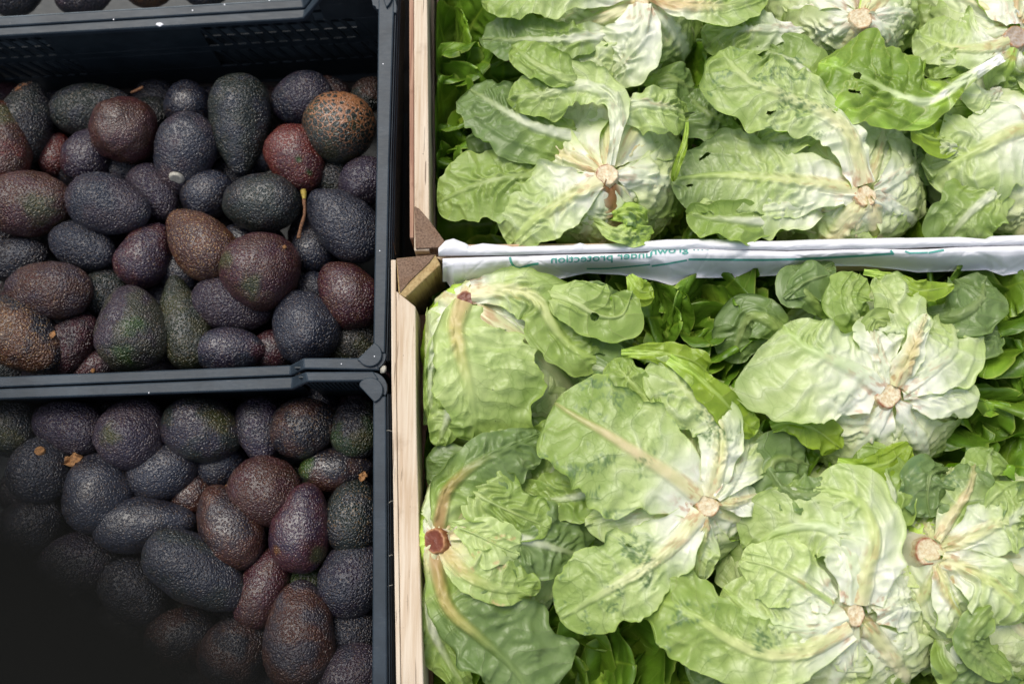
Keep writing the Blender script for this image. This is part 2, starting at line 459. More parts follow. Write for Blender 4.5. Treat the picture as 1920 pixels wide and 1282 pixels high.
def rim_run(parent, pts_hi, pts_lo, zs, th=0.012):
    """a rim strip: upper pixel edge, lower pixel edge, height per station; each stretch between stations is one piece"""
    bm = bmesh.new()
    n = len(pts_hi)
    T = [P(x, y, zs[i]) for i, (x, y) in enumerate(pts_hi)]
    B = [P(x, y, zs[i]) for i, (x, y) in enumerate(pts_lo)]
    tv = [bm.verts.new(p) for p in T]; bv = [bm.verts.new(p) for p in B]
    tv2 = [bm.verts.new((p[0], p[1], p[2] - th)) for p in T]; bv2 = [bm.verts.new((p[0], p[1], p[2] - th)) for p in B]
    for i in range(n - 1):
        bm.faces.new((tv[i], bv[i], bv[i + 1], tv[i + 1]))
        bm.faces.new((tv2[i], tv2[i + 1], bv2[i + 1], bv2[i]))
        bm.faces.new((tv[i], tv[i + 1], tv2[i + 1], tv2[i]))
        bm.faces.new((bv[i], bv2[i], bv2[i + 1], bv[i + 1]))
    for k in (0, n - 1):
        bm.faces.new((tv[k], tv2[k], bv2[k], bv[k]))
    return bm_obj("rim", bm, M_RIM, parent, 0.0022)

def lip_run(parent, px0, px1, z0, z1, w=0.0022, name="rim_ridge", mat=None):
    """thin raised ridge along a line"""
    a, b = P(*px0, z0), P(*px1, z0)
    d = (b - a)[:2]; d /= np.linalg.norm(d); nn = np.array([-d[1], d[0]]) * w / 2
    bm = bmesh.new()
    q = [a[:2] - nn, b[:2] - nn, b[:2] + nn, a[:2] + nn]
    prism_bm(bm, [(*p, z0) for p in q], [(*p, z1) for p in q])
    return bm_obj(name, bm, mat or M_RIM, parent, 0.0006)

def lug(parent, cx, cy, r, chord, zt=0.004):
    """half-round boss in the crate corner: circle cut by a chord (two pixel points); the corner side stays"""
    c = np.array([cx, cy], float); a = np.array(chord[0], float); b = np.array(chord[1], float)
    a0 = math.atan2(a[1] - cy, a[0] - cx); b0 = math.atan2(b[1] - cy, b[0] - cx)
    while b0 < a0: b0 += 2 * math.pi
    pts = [tuple(a)] + [(cx + r * math.cos(t), cy + r * math.sin(t)) for t in np.linspace(a0, b0, 22)[1:-1]] + [tuple(b)]
    return slab("corner_lug", pts, zt, -0.045, M_RIM, parent, 0.0012)

# --- crate with avocados, the middle one (its rim reaches from the top of the picture to y=700)
cB = empty("plastic_crate", (*P(330, 380, 0)[:2], FLOOR), "black plastic crate holding avocados, its lattice wall and long inner side in full view", "crate", "black plastic avocado crates")
cA = empty("plastic_crate", (*P(330, -250, 0)[:2], FLOOR), "black plastic crate showing only its rim with a white fleck along the upper edge", "crate", "black plastic avocado crates")
cC = empty("plastic_crate", (*P(330, 1020, 0)[:2], FLOOR), "black plastic avocado crate partly hidden by the blurred dark strap", "crate", "black plastic avocado crates")

# lower rim of A and upper rim of B (middle stretches, dipped for the hands)
rim_run(cA, [(-420, 54), (0, 32), (555, -1), (566, -3), (592, -44), (700, -50)], [(-420, 72), (0, 50), (558, 16), (570, 15), (600, -26), (700, -32)], [MIDZ, MIDZ, MIDZ, MIDZ, 0, 0])
rim_run(cB, [(-420, 74), (0, 52), (558, 18), (572, 17), (602, -22), (698, -28)], [(-420, 90), (0, 68), (555, 36), (569, 34), (604, -8), (706, -14)], [MIDZ, MIDZ, MIDZ, MIDZ, 0, 0])
# lower rim of B, upper rim of C
rim_run(cB, [(-420, 726), (0, 706), (545, 684), (569, 671), (668, 670.5), (704, 670)], [(-420, 746), (0, 726), (545, 703.5), (569, 691), (668, 693), (712, 694)], [MIDZ, MIDZ, MIDZ, 0, 0, 0])
rim_run(cC, [(-420, 748), (0, 728.5), (548, 706), (573, 697), (668, 696), (700, 695.5)], [(-420, 768), (0, 748), (548, 729), (576, 715), (668, 714.5), (712, 712)], [MIDZ, MIDZ, MIDZ, 0, 0, 0])
# right rims
rim_run(cB, [(709.5, -26), (706, 300), (702, 500), (699.5, 662)], [(740, -26), (730, 300), (726, 500), (722, 662)], [0, 0, 0, 0])
rim_run(cC, [(699.5, 742), (699, 1000), (697, 1420)], [(724, 742), (725, 1000), (727, 1420)], [0, 0, 0])
for cr, segs in ((cB, ((743, -26, 733, 300), (733, 300, 729, 500), (729, 500, 725, 676))), (cC, ((727, 738, 728, 1000), (728, 1000, 731, 1420)))):
    for (xa, ya, xb, yb) in segs:
        lip_run(cr, (xa, ya), (xb, yb), -0.006, -0.03, 0.0016)
        lip_run(cr, (xa + 4, ya), (xb + 4, yb), -0.015, -0.05, 0.0016)
        lip_run(cr, (xa + 8, ya), (xb + 8, yb), -0.03, -0.10, 0.002)
# rounded outer corners
def round_corner(parent, cx, cy, r0, r1, a0, a1, z):
    n = 14
    hi = [(cx + r0 * math.cos(t), cy + r0 * math.sin(t)) for t in np.linspace(a0, a1, n)]
    lo = [(cx + r1 * math.cos(t), cy + r1 * math.sin(t)) for t in np.linspace(a0, a1, n)]
    rim_run(parent, hi, lo, [z] * n)
round_corner(cB, 696, 666, 5, 27.5, -0.15, math.pi / 2 + 0.2, -0.001)
round_corner(cC, 696, 727, 5, 30, -math.pi / 2 - 0.2, 0.5, -0.001)
round_corner(cB, 700, 16, 5, 44, -math.pi / 2 - 0.2, 0.2, -0.001)
lug(cB, 693, 664, 23, ((702, 642), (669, 674)), 0.005)
lug(cC, 694, 731, 24, ((674, 724), (702, 754)), 0.005)
lug(cB, 706, -10, 30, ((706, -40), (724, 14)), 0.005)
# walls: the sides of B
def pw(x, y, z=0): return P(x, y, z)
# back wall of B: line under the upper rim
Bl, Br = P(-420, 88, MIDZ), P(716, 20, MIDZ)
d = (Br - Bl)[:2] / np.linalg.norm((Br - Bl)[:2]); nrm = np.array([-d[1], d[0]])
Br = np.array([*(Br[:2]), 0.0])
def backpt(x_world, off=0.0):
    t_ = (x_world - Bl[0]) / d[0]
    p = Bl[:2] + d * t_ + nrm * off
    return p
def back_panel(name, xa, xb, z0, z1, mat=M_WALL, off=0.006, th=0.003, slant=0.0, parent=cB, bev=0.0006, xc=None):
    a, b = backpt(xa, off), backpt(xb, off)
    bm = bmesh.new(); nn = nrm * th
    s = d * slant
    top = [(*(a), z1), (*(b), z1), (*(b + nn), z1), (*(a + nn), z1)]
    bot = [(*(a + s), z0), (*(b + s), z0), (*(b + nn + s), z0), (*(a + nn + s), z0)]
    prism_bm(bm, top, bot)
    return bm_obj(name, bm, mat, parent, bev)
xw = lambda px, z=-0.1: float(P(px, 90, z)[0])
XL = xw(-420)
back_panel("wall", XL, xw(592), -0.085, MIDZ - 0.01)            # strip under the dipped rim
back_panel("wall", xw(598, -0.05), xw(728, -0.05), -0.085, -0.004)
ZR0, ZR1, ZR2 = -0.085, -0.150, -0.158                           # window row
lat = [(xw(375), xw(665))]
lat2 = [(xw(-60), xw(85))]
xs0, xs1 = lat[0]; ys0, ys1 = lat2[0]
back_panel("wall", XL, ys0, ZR1, ZR0); back_panel("wall", ys1, xs0, ZR1, ZR0); back_panel("wall", xs1, xw(735), ZR1, ZR0)
for (u0, u1, nb) in ((xs0, xs1, 11), (ys0, ys1, 6)):
    for i in range(nb + 1):
        xx = u0 + (u1 - u0) * i / nb
        back_panel("bar", xx - 0.0036, xx + 0.0036, ZR1, ZR0, slant=0.022, off=0.0055, th=0.004)
    back_panel("bar", u0, u1 + 0.02, (ZR0 + ZR1) / 2 - 0.006, (ZR0 + ZR1) / 2 - 0.002, off=0.0075, th=0.003)
back_panel("wall", XL, xw(735), ZR1 - 0.018, ZR1)
for (u0, u1, nb) in ((xs0 + 0.01, xs1 + 0.02, 11), (ys0, ys1, 6)):
    for i in range(nb + 1):
        xx = u0 + (u1 - u0) * i / nb
        back_panel("bar", xx - 0.0036, xx + 0.0036, -0.225, ZR1 - 0.018, slant=0.022, off=0.0055, th=0.004)
back_panel("wall", XL, ys0, -0.225, ZR1 - 0.018); back_panel("wall", ys1 + 0.02, xs0, -0.225, ZR1 - 0.018); back_panel("wall", xs1 + 0.04, xw(735), -0.225, ZR1 - 0.018)
back_panel("wall", XL, xw(735), FLOOR + 0.002, -0.225)
# wall of crate A seen through the lattice, its colour lightened as if lit
a, b_ = backpt(XL, 0.034), backpt(xw(735), 0.034)
wall_from("wall", a, b_, MIDZ - 0.012, FLOOR + 0.002, 0.003, M_BACK_LIT, cA)
for zz in (-0.10, -0.135):
    aa, bb = backpt(XL, 0.031), backpt(xw(735), 0.031)
    bm = bmesh.new(); prism_bm(bm, [(*aa, zz), (*bb, zz), (*(bb + nrm * 0.003), zz), (*(aa + nrm * 0.003), zz)], [(*aa, zz - 0.004), (*bb, zz - 0.004), (*(bb + nrm * 0.003), zz - 0.004), (*(aa + nrm * 0.003), zz - 0.004)])
    bm_obj("wall_rib", bm, M_WALL, cA, 0)
# other walls
wall_from("wall", P(716, 24), P(708, 672), -0.012, FLOOR + 0.002, 0.004, M_WALL, cB, 1)
wall_from("wall", P(-420, 742, MIDZ), P(545, 699, MIDZ), MIDZ - 0.0125, FLOOR + 0.002, 0.003, M_WALL, cB, 1)
wall_from("wall", P(548, 688), P(712, 688), -0.0125, FLOOR + 0.002, 0.003, M_WALL, cB, 1)
wall_from("wall", P(-420, 100), P(-420, 730), -0.012, FLOOR + 0.002, 0.004, M_WALL, cB, -1)
wall_from("wall", P(-420, 755, MIDZ), P(550, 714, MIDZ), MIDZ - 0.0125, FLOOR + 0.002, 0.003, M_WALL, cC, 1)
wall_from("wall", P(712, 740), P(710, 1420), -0.012, FLOOR + 0.002, 0.004, M_WALL, cC, 1)
wall_from("wall", P(-420, 770), P(-420, 1420), -0.012, FLOOR + 0.002, 0.004, M_WALL, cC, -1)
# C's corner stretch: panel and a row of ribs seen on edge
cw0, cw1 = P(556, 706), P(704, 706)
wall_from("wall", cw0, cw1, -0.0125, -0.06, 0.003, M_WALL, cC, 1)
for i in range(17):
    x0 = cw0[0] + (cw1[0] - cw0[0]) * i / 17
    box("bar", (x0, cw0[1] - 0.001, -0.13), (x0 + 0.0045, cw0[1] + 0.003, -0.06), M_WALL, cC, 0)
wall_from("wall", cw0, cw1, -0.13, FLOOR + 0.002, 0.003, M_WALL, cC, 1)
def base_sheet(parent, pa, pb):
    x0, y0 = P(*pa)[:2]; x1, y1 = P(*pb)[:2]
    box("base", (x0, y1, FLOOR - 0.003), (x1, y0, FLOOR), M_WALL, parent, 0)
base_sheet(cB, (-420, 70), (712, 688)); base_sheet(cC, (-420, 720), (712, 1420)); base_sheet(cA, (-420, -600), (712, 0))
wall_from("wall", P(716, -600), P(716, -20), -0.012, FLOOR + 0.002, 0.004, M_WALL, cA, 1)
wall_from("wall", P(-420, -600), P(-420, 40), -0.012, FLOOR + 0.002, 0.004, M_WALL, cA, -1)
wall_from("wall", P(-420, -600), P(712, -600), -0.012, FLOOR + 0.002, 0.004, M_WALL, cA, 1)
wall_from("wall", P(-420, 1420), P(712, 1420), -0.012, FLOOR + 0.002, 0.004, M_WALL, cC, -1)
rim_run(cA, [(716, -600), (714, -70)], [(746, -600), (742, -70)], [0, 0])
# flecks on the rims
def blob(name, px, py, z, r, mat, parent=None, sx=1.0, sy=1.0, seed=0, hgt=0.35):
    bm = bmesh.new(); bmesh.ops.create_icosphere(bm, subdivisions=3, radius=r)
    for v in bm.verts:
        k = 1 + 0.28 * float(vn(v.co.x / r * 1.4, v.co.y / r * 1.4, v.co.z / r, seed))
        v.co = Vector((v.co.x * sx * k, v.co.y * sy * k, v.co.z * hgt * k))
    p = P(px, py, z)
    for v in bm.verts: v.co += Vector(p)
    return bm_obj(name, bm, mat, parent, 0, True)
blob("paint_fleck", 300, 46.5, MIDZ + 0.0002, 0.0052, M_WHITE, cA, 1.2, 0.6, 3, 0.25)
for i, (x, y) in enumerate([(361, 20), (421, 9), (213, 37), (505, 1)]):
    blob("paint_fleck", x, y, MIDZ + 0.0002, 0.0012, M_WHITE, cA, 1, 1, 5 + i, 0.3)
for i, (x, y, z) in enumerate([(702, 668, 0.005), (279, 736, MIDZ), (718, 120, 0), (712, 470, 0), (640, 682, 0)]):
    blob("paint_fleck", x, y, z + 0.0002, 0.0009, M_WHITE, cB if y != 736 else cC, 1, 1, 15 + i, 0.3)
tag(blob("straw_tuft", 719, 693, -0.006, 0.006, M_SCAR, None, 0.8, 1.0, 8, 0.9), "small pale tuft of straw caught between the two black crate corners", "straw")

# ---------------------------------------------------------------- wooden crates
wD = empty("wooden_crate", (*P(1400, 200)[:2], FLOOR), "pale wooden crate of lettuces beyond the white paper liners", "crate", "wooden lettuce crates")
wE = empty("wooden_crate", (*P(1400, 900)[:2], FLOOR), "pale wooden crate of lettuces with a yellowish block in its corner", "crate", "wooden lettuce crates")
XR = 2300
# D: thin reddish outer veneer, thick rail inside it, block in the corner
slab("rail", [(775.5, -200), (799, -200), (805, 408), (805, 470), (776.5, 470), (776.5, 300)], -0.001, -0.085, M_WOOD, wD, 0.0015)
slab("side_board", [(767, -200), (775, -200), (776, 300), (776, 446), (768.5, 446), (768, 300)], 0.0, -0.09, M_REDWOOD, wD, 0.0008)
slab("lower_board", [(804, -200), (812, -200), (817, 440), (808, 440)], -0.115, -0.20, M_WOOD, wD, 0.001)
slab("corner_block", [(777, 386), (786, 391), (806, 414), (842, 463), (779, 466)], 0.003, FLOOR, M_ENDGRAIN, wD, 0.0012)
slab("end_board", [(779, 459), (XR, 446), (XR, 452), (779, 466)], -0.010, -0.09, M_WOODX, wD, 0.0012)
slab("end_board", [(779, 459), (XR, 446), (XR, 452), (779, 466)], -0.115, -0.20, M_WOODX, wD, 0.0012)
slab("end_board", [(768, -215), (XR, -215), (XR, -201), (768, -201)], 0, -0.2, M_WOODX, wD, 0.0012)
slab("side_board", [(XR, -215), (XR + 14, -215), (XR + 14, 466), (XR, 466)], 0, -0.2, M_WOOD, wD, 0.0012)
# E
slab("rail", [(742.5, 545), (779, 575), (781, 800), (786, 1000), (794, 1282), (798, 1500), (757, 1500), (752, 1282), (746, 900), (743, 700)], -0.001, -0.085, M_WOOD, wE, 0.0016)
slab("side_board", [(733, 487), (742, 487), (742.5, 700), (745, 900), (751, 1282), (754, 1500), (746, 1500), (743, 1282), (737, 900), (734, 700)], 0.001, -0.09, M_WOOD, wE, 0.0008)
slab("lower_board", [(787, 590), (799, 590), (806, 1000), (812, 1282), (816, 1500), (800, 1500), (796, 1282), (790, 1000)], -0.115, -0.20, M_REDWOOD, wE, 0.001)
slab("corner_block", [(743, 484), (760, 482.5), (816, 477), (820, 484), (826, 496), (760, 558), (747, 549)], -0.0, FLOOR, M_BLOCK, wE, 0.0015)
slab("block_top", [(743.5, 484.5), (760, 483), (815, 477.5), (805, 492), (770, 525), (750, 548.5)], 0.0022, 0.0002, M_ENDGRAIN, wE, 0.0005)
slab("end_board", [(816, 481.5), (XR, 471), (XR, 477), (826, 487.5)], -0.006, -0.09, M_WOODX, wE, 0.0012)
slab("end_board", [(780, 470), (838, 468.5), (838, 480), (780, 481.5)], -0.020, -0.09, M_ENDGRAIN, wE, 0.001)
slab("end_board", [(832, 482), (XR, 471), (XR, 477), (832, 488)], -0.115, -0.20, M_WOODX, wE, 0.0012)
slab("end_board", [(746, 1500), (XR, 1500), (XR, 1514), (746, 1514)], 0, -0.2, M_WOODX, wE, 0.0012)
slab("side_board", [(XR, 482), (XR + 14, 482), (XR + 14, 1514), (XR, 1514)], 0, -0.2, M_WOOD, wE, 0.0012)
for cr, ya, yb in ((wD, -210, 460), (wE, 500, 1505)):
    nb = 6
    for i in range(nb):
        y0 = ya + (yb - ya) * i / nb
        p0, p1 = P(775, y0 + (yb - ya) / nb - 6), P(XR, y0)
        box("base_board", (p0[0], p0[1], FLOOR - 0.004), (p1[0], p1[1], FLOOR), M_WOODX, cr, 0.001)

# ---------------------------------------------------------------- white paper liners
rs = random.Random(5)
def crease_field(seed, n, x0, x1):
    r = random.Random(seed); out = []
    for _ in range(n):
        out.append((r.uniform(x0, x1), r.uniform(-0.9, 0.9), r.uniform(0.0012, 0.006) * r.choice((-1, 1)), r.uniform(25, 110)))
    return out
CF = crease_field(11, 44, 830, 2250) + [(a, b * 1.6, c * 0.42, w * 0.16) for (a, b, c, w) in crease_field(12, 60, 830, 2250)]
def crumple(x, t):
    z = 0.0
    for (cx, sl, a, w) in CF:
        dd = abs((x - cx) - sl * 90 * (t - 0.3))
        z = z + a * np.maximum(0, 1 - dd / w)
    return z
low_x = [838, 850, 905, 950, 1000, 1050, 1100, 1160, 1200, 1232, 1260, 1300, 1345, 1400, 1460, 1480, 1500, 1560, 1620, 1680, 1720, 1800, 1850, 1880, 1905, 1960, 2100, 2300]
low_y = [528, 548, 542, 526, 526, 523, 512, 515, 521, 527, 536, 521, 521, 520, 516, 519, 508, 499, 499, 505, 511, 508, 506, 517, 513, 503, 500, 498]
top_x = [830, 950, 1100, 1215, 1225, 1300, 1480, 1560, 1640, 1690, 1740, 1800, 1920, 2300]
top_y = [485.5, 481, 477.5, 475, 468, 467, 472, 469.5, 466.5, 468.5, 468, 464, 461.5, 458]
def linerE(x, t, lift=0.0):
    """t 0 at the rail's far edge, 1 at the hanging hem; works on arrays"""
    ty = np.interp(x, top_x, top_y); ly = np.interp(x, low_x, low_y)
    py = ty + (ly - ty) * t
    z = 0.006 - 0.048 * sstep(0.2, 1.0, t)
    z = z + 0.002 * np.sin(np.clip(t / 0.25, 0, 1) * math.pi)
    z = z + crumple(x, t) * (0.35 + 1.0 * t) + 0.0006 * vn(x / 14.0, t * 3, 0, 4) + lift
    return x, py, z
def liner_surface(fn, x0, x1, nx, nt, name, parent, extra_down=None):
    xs = np.linspace(x0, x1, nx); ts = np.linspace(0, 1, nt)
    X, T = np.meshgrid(xs, ts)
    a, b, c = fn(X, T)
    xc, yc = a - 960.0, 641.0 - b
    yy = yc * cT + FPX * sT; zz = yc * sT - FPX * cT
    k = (c - H) / zz
    V = np.stack([xc * k, yy * k, c], axis=-1)
    if extra_down is not None:                           # the sheet goes on down the far side of the board
        e = V[0:1].copy(); e[..., 2] -= extra_down; e[..., 1] += 0.002
        m_ = V[0:1].copy(); m_[..., 2] -= 0.004; m_[..., 1] += 0.0015
        V = np.concatenate([e, m_, V]); nt += 2
    return fast_mesh(name, V.reshape(-1, 3), grid_faces(nt, nx), M_PAPER, parent)
lE = empty("paper_liner", P(1400, 490, -0.02), "white printed paper sheet hanging over the rail into the crate with the yellowish corner block", "paper liner", "white paper liners")
sheet = liner_surface(linerE, 830, 2290, 700, 44, "sheet", lE, 0.05)
so = sheet.modifiers.new("thickness", 'SOLIDIFY'); so.thickness = 0.0004; so.offset = -1
# the left hem runs obliquely: first columns are pulled in by low_x

dt_x = [822, 835, 850, 870, 880, 905, 950, 960, 1075, 1088, 1100, 1180, 1250, 1340, 1440, 1480, 1520, 1690, 1700, 1800, 1850, 1860, 1920, 2300]
dt_y = [466, 452, 448, 456, 462, 457, 461, 463.5, 460, 456, 459.5, 456, 450, 449, 453, 452, 450, 446.5, 447, 445, 449, 443.5, 441.5, 438]
db_x = [822, 950, 1075, 1215, 1300, 1480, 1560, 1690, 1740, 1800, 1920, 2300]
db_y = [480, 478.5, 475.5, 472, 468, 470, 468, 466.5, 464, 463, 460.5, 456]
def linerD(x, t, lift=0.0):
    ty = np.interp(x, dt_x, dt_y); ly = np.interp(x, db_x, db_y)
    py = ty + (ly - ty) * t
    z = -0.004 + 0.016 * np.sqrt(np.clip(1 - (2 * t - 0.9) ** 2 / 1.25, 0, 1)) + 0.0012 * vn(x / 30.0, t * 1.5, 0, 9) + 0.8 * crumple(x + 37, t) * 0.35 + lift
    return x, py, z
lD = empty("paper_liner", P(1400, 460, 0), "narrow rolled white paper edge over the rail on the far side of the printed sheet", "paper liner", "white paper liners")
s2 = liner_surface(linerD, 822, 2290, 700, 18, "sheet", lD, 0.06)
so = s2.modifiers.new("thickness", 'SOLIDIFY'); so.thickness = 0.0004; so.offset = -1
# overlapping tape-like folds on the roll
for i, (x, w) in enumerate(((868, 7), (1082, 9), (1504, 6), (1694, 5), (1853, 7))):
    def fn(X, T, x=x, w=w):
        a, b, c = linerD(X, T, 0.0016); return a + (0.5 - T) * 5, b, c
    liner_surface(fn, x - w, x + w, 8, 14, "fold", lD)

def print_strip(pts, wpx, parent):
    """printed line through (x, py) points on the sheet"""
    pts = np.array(pts, float)
    dd = np.concatenate([[0], np.cumsum(np.hypot(*np.diff(pts, axis=0).T))])
    n = max(4, int(dd[-1] / 3)); s = np.linspace(0, dd[-1], n)
    x = np.interp(s, dd, pts[:, 0]); y = np.interp(s, dd, pts[:, 1])
    tx, ty = np.gradient(x), np.gradient(y); L_ = np.hypot(tx, ty); nx_, ny_ = -ty / L_, tx / L_
    V = []
    for k in (-1, 0, 1):
        V.append(on_sheet(x + nx_ * wpx / 2 * k, y + ny_ * wpx / 2 * k))
    V = np.stack(V)
    return fast_mesh("printed_line", V.reshape(-1, 3), grid_faces(3, n)[:, ::-1], M_PRINT, parent)
def on_sheet(x, y, lift=0.0017):
    ty = np.interp(x, top_x, top_y); ly = np.interp(x, low_x, low_y)
    t_ = (y - ty) / (ly - ty)
    a, b, c = linerE(x, t_, lift)
    xc, yc = a - 960.0, 641.0 - b
    yy = yc * cT + FPX * sT; zz = yc * sT - FPX * cT
    k = (c - H) / zz
    return np.stack([xc * k, yy * k, c], axis=-1)
print_strip([(956, 482), (958, 491), (962, 498), (968, 502.5), (976, 503), (984, 500), (995, 496.5), (1010, 494)], 4.2, lE)
print_strip([(1100, 504), (1140, 503.5), (1180, 500), (1219, 496)], 2.6, lE)
print_strip([(1222, 499), (1250, 495), (1288, 488)], 3.2, lE)
print_strip([(1291, 486.5), (1350, 487), (1430, 487.5), (1500, 486), (1560, 483), (1620, 479.5), (1675, 475.5)], 4.0, lE)
print_strip([(1675.5, 477.5), (1670, 469.5)], 4.0, lE)
print_strip([(1697, 471), (1706, 474.5), (1740, 473.5)], 2.8, lE)
print_strip([(1741, 474), (1770, 468.5)], 3.4, lE)
bmq = bmesh.new()
q = [on_sheet(np.array(x), np.array(y)) for x, y in ((848, 541.5), (857, 541), (858.5, 547), (849.5, 547.6))]
bmq.faces.new([bmq.verts.new(p) for p in q]); bm_obj("printed_square", bmq, M_PRINT, lE)

def mirrored_text(txt, x_right, x_left, base, height_px, parent, ycut=None):
    """lettering seen through the sheet from behind: reads from right to left"""
    cu = bpy.data.curves.new("lettering", 'FONT'); cu.body = txt; cu.size = 1.0; cu.resolution_u = 3; cu.offset = 0.012
    o = bpy.data.objects.new("lettering", cu); SC.collection.objects.link(o)
    dg = bpy.context.evaluated_depsgraph_get(); me = bpy.data.meshes.new_from_object(o.evaluated_get(dg))
    bpy.data.objects.remove(o)
    bm = bmesh.new(); bm.from_mesh(me); bpy.data.meshes.remove(me)
    for it in range(1):
        bmesh.ops.subdivide_edges(bm, edges=[e for e in bm.edges if e.calc_length() > 0.15], cuts=2)
    bmesh.ops.triangulate(bm, faces=bm.faces)
    co = np.array([v.co[:] for v in bm.verts])
    w = co[:, 0].max() - co[:, 0].min()
    if ycut is not None:
        pass
    fx = (co[:, 0] - co[:, 0].min()) / w
    x = x_right + (x_left - x_right) * fx
    yb = base(x)
    y = yb - co[:, 1] * height_px
    ty = np.interp(x, top_x, top_y)
    Q = on_sheet(x, np.maximum(y, ty + 0.5))
    kill = []
    for f in bm.faces:
        if all(y[v.index] < ty[v.index] + 0.6 for v in f.verts): kill.append(f)
    for v, p in zip(bm.verts, Q): v.co = p
    bmesh.ops.delete(bm, geom=kill, context='FACES')
    me = bpy.data.meshes.new("lettering"); bm.to_mesh(me); bm.free(); me.materials.append(M_PRINT)
    return link(bpy.data.objects.new("lettering", me), parent)
mirrored_text("under protection", 1222, 1033, lambda x: np.interp(x, [1033, 1130, 1222], [493.5, 489, 482.5]), 20, lE)
mirrored_text("grown", 1291, 1220, lambda x: np.interp(x, [1220, 1291], [477.5, 472]), 18, lE)
mirrored_text("from", 1352, 1300, lambda x: np.interp(x, [1300, 1352], [469.5, 468.0]), 16, lE)

# ---------------------------------------------------------------- avocados
AC = dict(blue=(0.021, 0.026, 0.038), grey=(0.034, 0.038, 0.046), purple=(0.036, 0.024, 0.040), wine=(0.055, 0.018, 0.026), brown=(0.060, 0.028, 0.018),
          red=(0.115, 0.022, 0.014), green=(0.035, 0.075, 0.012), dgreen=(0.018, 0.028, 0.018), black=(0.016, 0.015, 0.019), tan=(0.13, 0.062, 0.018), brown2=(0.10, 0.045, 0.016), olive=(0.05, 0.055, 0.015), mauve=(0.052, 0.034, 0.042))
def avocado(i, x, y, a, b, ang, pear, c1, c2, dz, label, speck=0.12, net=None, patch=None, stem=None, lump=1.0, in_c=False):
    zc = (-0.150 if y > 300 else -0.165) + dz
    p = P(x, y, zc); s = PX(zc)
    A, B = a * s * 1.035, b * s * 1.05
    t = math.radians(ang)
    tip = P(x + 60 * math.cos(t), y - 60 * math.sin(t), zc) - p
    tip /= np.linalg.norm(tip)
    rn = random.Random(i * 7 + 3)
    tip = tip + np.array([0, 0, rn.uniform(-0.18, 0.18)]); tip /= np.linalg.norm(tip)
    up = np.array([0, 0, 1.0]); sd = np.cross(up, tip); sd /= np.linalg.norm(sd); up = np.cross(tip, sd)
    nv, nu = (46, 60) if i < 200 else (26, 34)
    th = np.linspace(0.0, math.pi, nv); ph = np.linspace(0, 2 * math.pi, nu, endpoint=False)
    X = -np.cos(th)                                       # -1 blunt end .. 1 narrow end
    R = np.sin(th) * (1 - 0.42 * pear * X - 0.10 * pear * X * X * np.sign(X))
    R = R / R.max()
    TH, PH = np.meshgrid(th, ph, indexing='ij')
    xx = (X * A)[:, None] + 0 * PH
    yy = (R * B)[:, None] * np.cos(PH); zz = (R * B)[:, None] * np.sin(PH)
    V = np.stack([xx, yy, zz], -1).reshape(-1, 3)
    n_ = V / np.array([A * A, B * B, B * B]); n_ /= np.linalg.norm(n_, axis=1)[:, None] + 1e-12
    q = V * 1000.0
    disp = B * 0.045 * lump * fbm(q[:, 0] / 32, q[:, 1] / 32, q[:, 2] / 32, i, 2) + 0.00055 * vn(q[:, 0] / 4.2, q[:, 1] / 4.2, q[:, 2] / 4.2, i + 9) + 0.0003 * vn(q[:, 0] / 2.1, q[:, 1] / 2.1, q[:, 2] / 2.1, i + 19)
    V = V + n_ * disp[:, None]
    if pear > 0.75:                                       # slight bend of a long neck
        V[:, 1] += rn.choice((-1, 1)) * 0.10 * B * (V[:, 0] / A) ** 2
    WARM = ('brown', 'wine', 'red', 'tan', 'brown2')
    c1, c2 = [np.array(AC[c]) * ((1.05, 0.86, 0.84) if c in WARM else (0.78, 0.84, 1.02)) for c in (c1, c2)]
    m = sstep(-0.35, 0.55, fbm(q[:, 0] / 26, q[:, 1] / 26, q[:, 2] / 26, i + 31, 3))[:, None]
    col = c1 * (1 - m * 0.75) + c2 * m * 0.75
    # world frame
    Mx = np.stack([tip, sd, up], axis=1)
    Vw = V @ Mx.T
    lp = np.zeros((len(V), 3)); lp[:, 0] = speck; lp[:, 2] = rn.uniform(0.35, 1.15)
    if patch:                                             # (dx, dy px from centre, radius px, colour): a patch of another ripeness
        for (dx, dy, rr, pc) in (patch if isinstance(patch, list) else [patch]):
            cpos = np.array([dx * s, -dy * s]); dd = np.hypot(Vw[:, 0] - cpos[0], Vw[:, 1] - cpos[1]) / (rr * s)
            k = (1 - sstep(0.35, 1.1, dd + 0.35 * vn(q[:, 0] / 9, q[:, 1] / 9, q[:, 2] / 9, i + 5)))[:, None] * (Vw[:, 2:3] > -0.2 * B)
            col = col * (1 - k) + np.array(AC[pc]) * k * 1.0
    if net:
        dx, dy, rr = net
        cpos = np.array([dx * s, -dy * s]); dd = np.hypot(Vw[:, 0] - cpos[0], Vw[:, 1] - cpos[1]) / (rr * s)
        lp[:, 1] = np.clip(1 - dd, 0, 1) * 0.62 + 0.22 * (1 - sstep(1.0, 1.5, dd)) * (1 if rr > 60 else 0)
    tint = np.concatenate([col, np.ones((len(V), 1))], 1)
    loc = Vector([float(v) for v in p])
    root = fast_mesh("avocado", Vw, grid_faces(nv, nu, True)[:, ::-1], M_AVO, None, dict(tint=tint, lm=Vw + np.array([i * 1.37, i * 0.71, 0]), lp=lp))
    root.location = loc
    tag(root, label, "avocado", "avocados in the crate under the strap" if in_c else ("avocados in the crate at the picture's edge" if y < 20 else "avocados in the middle crate"))
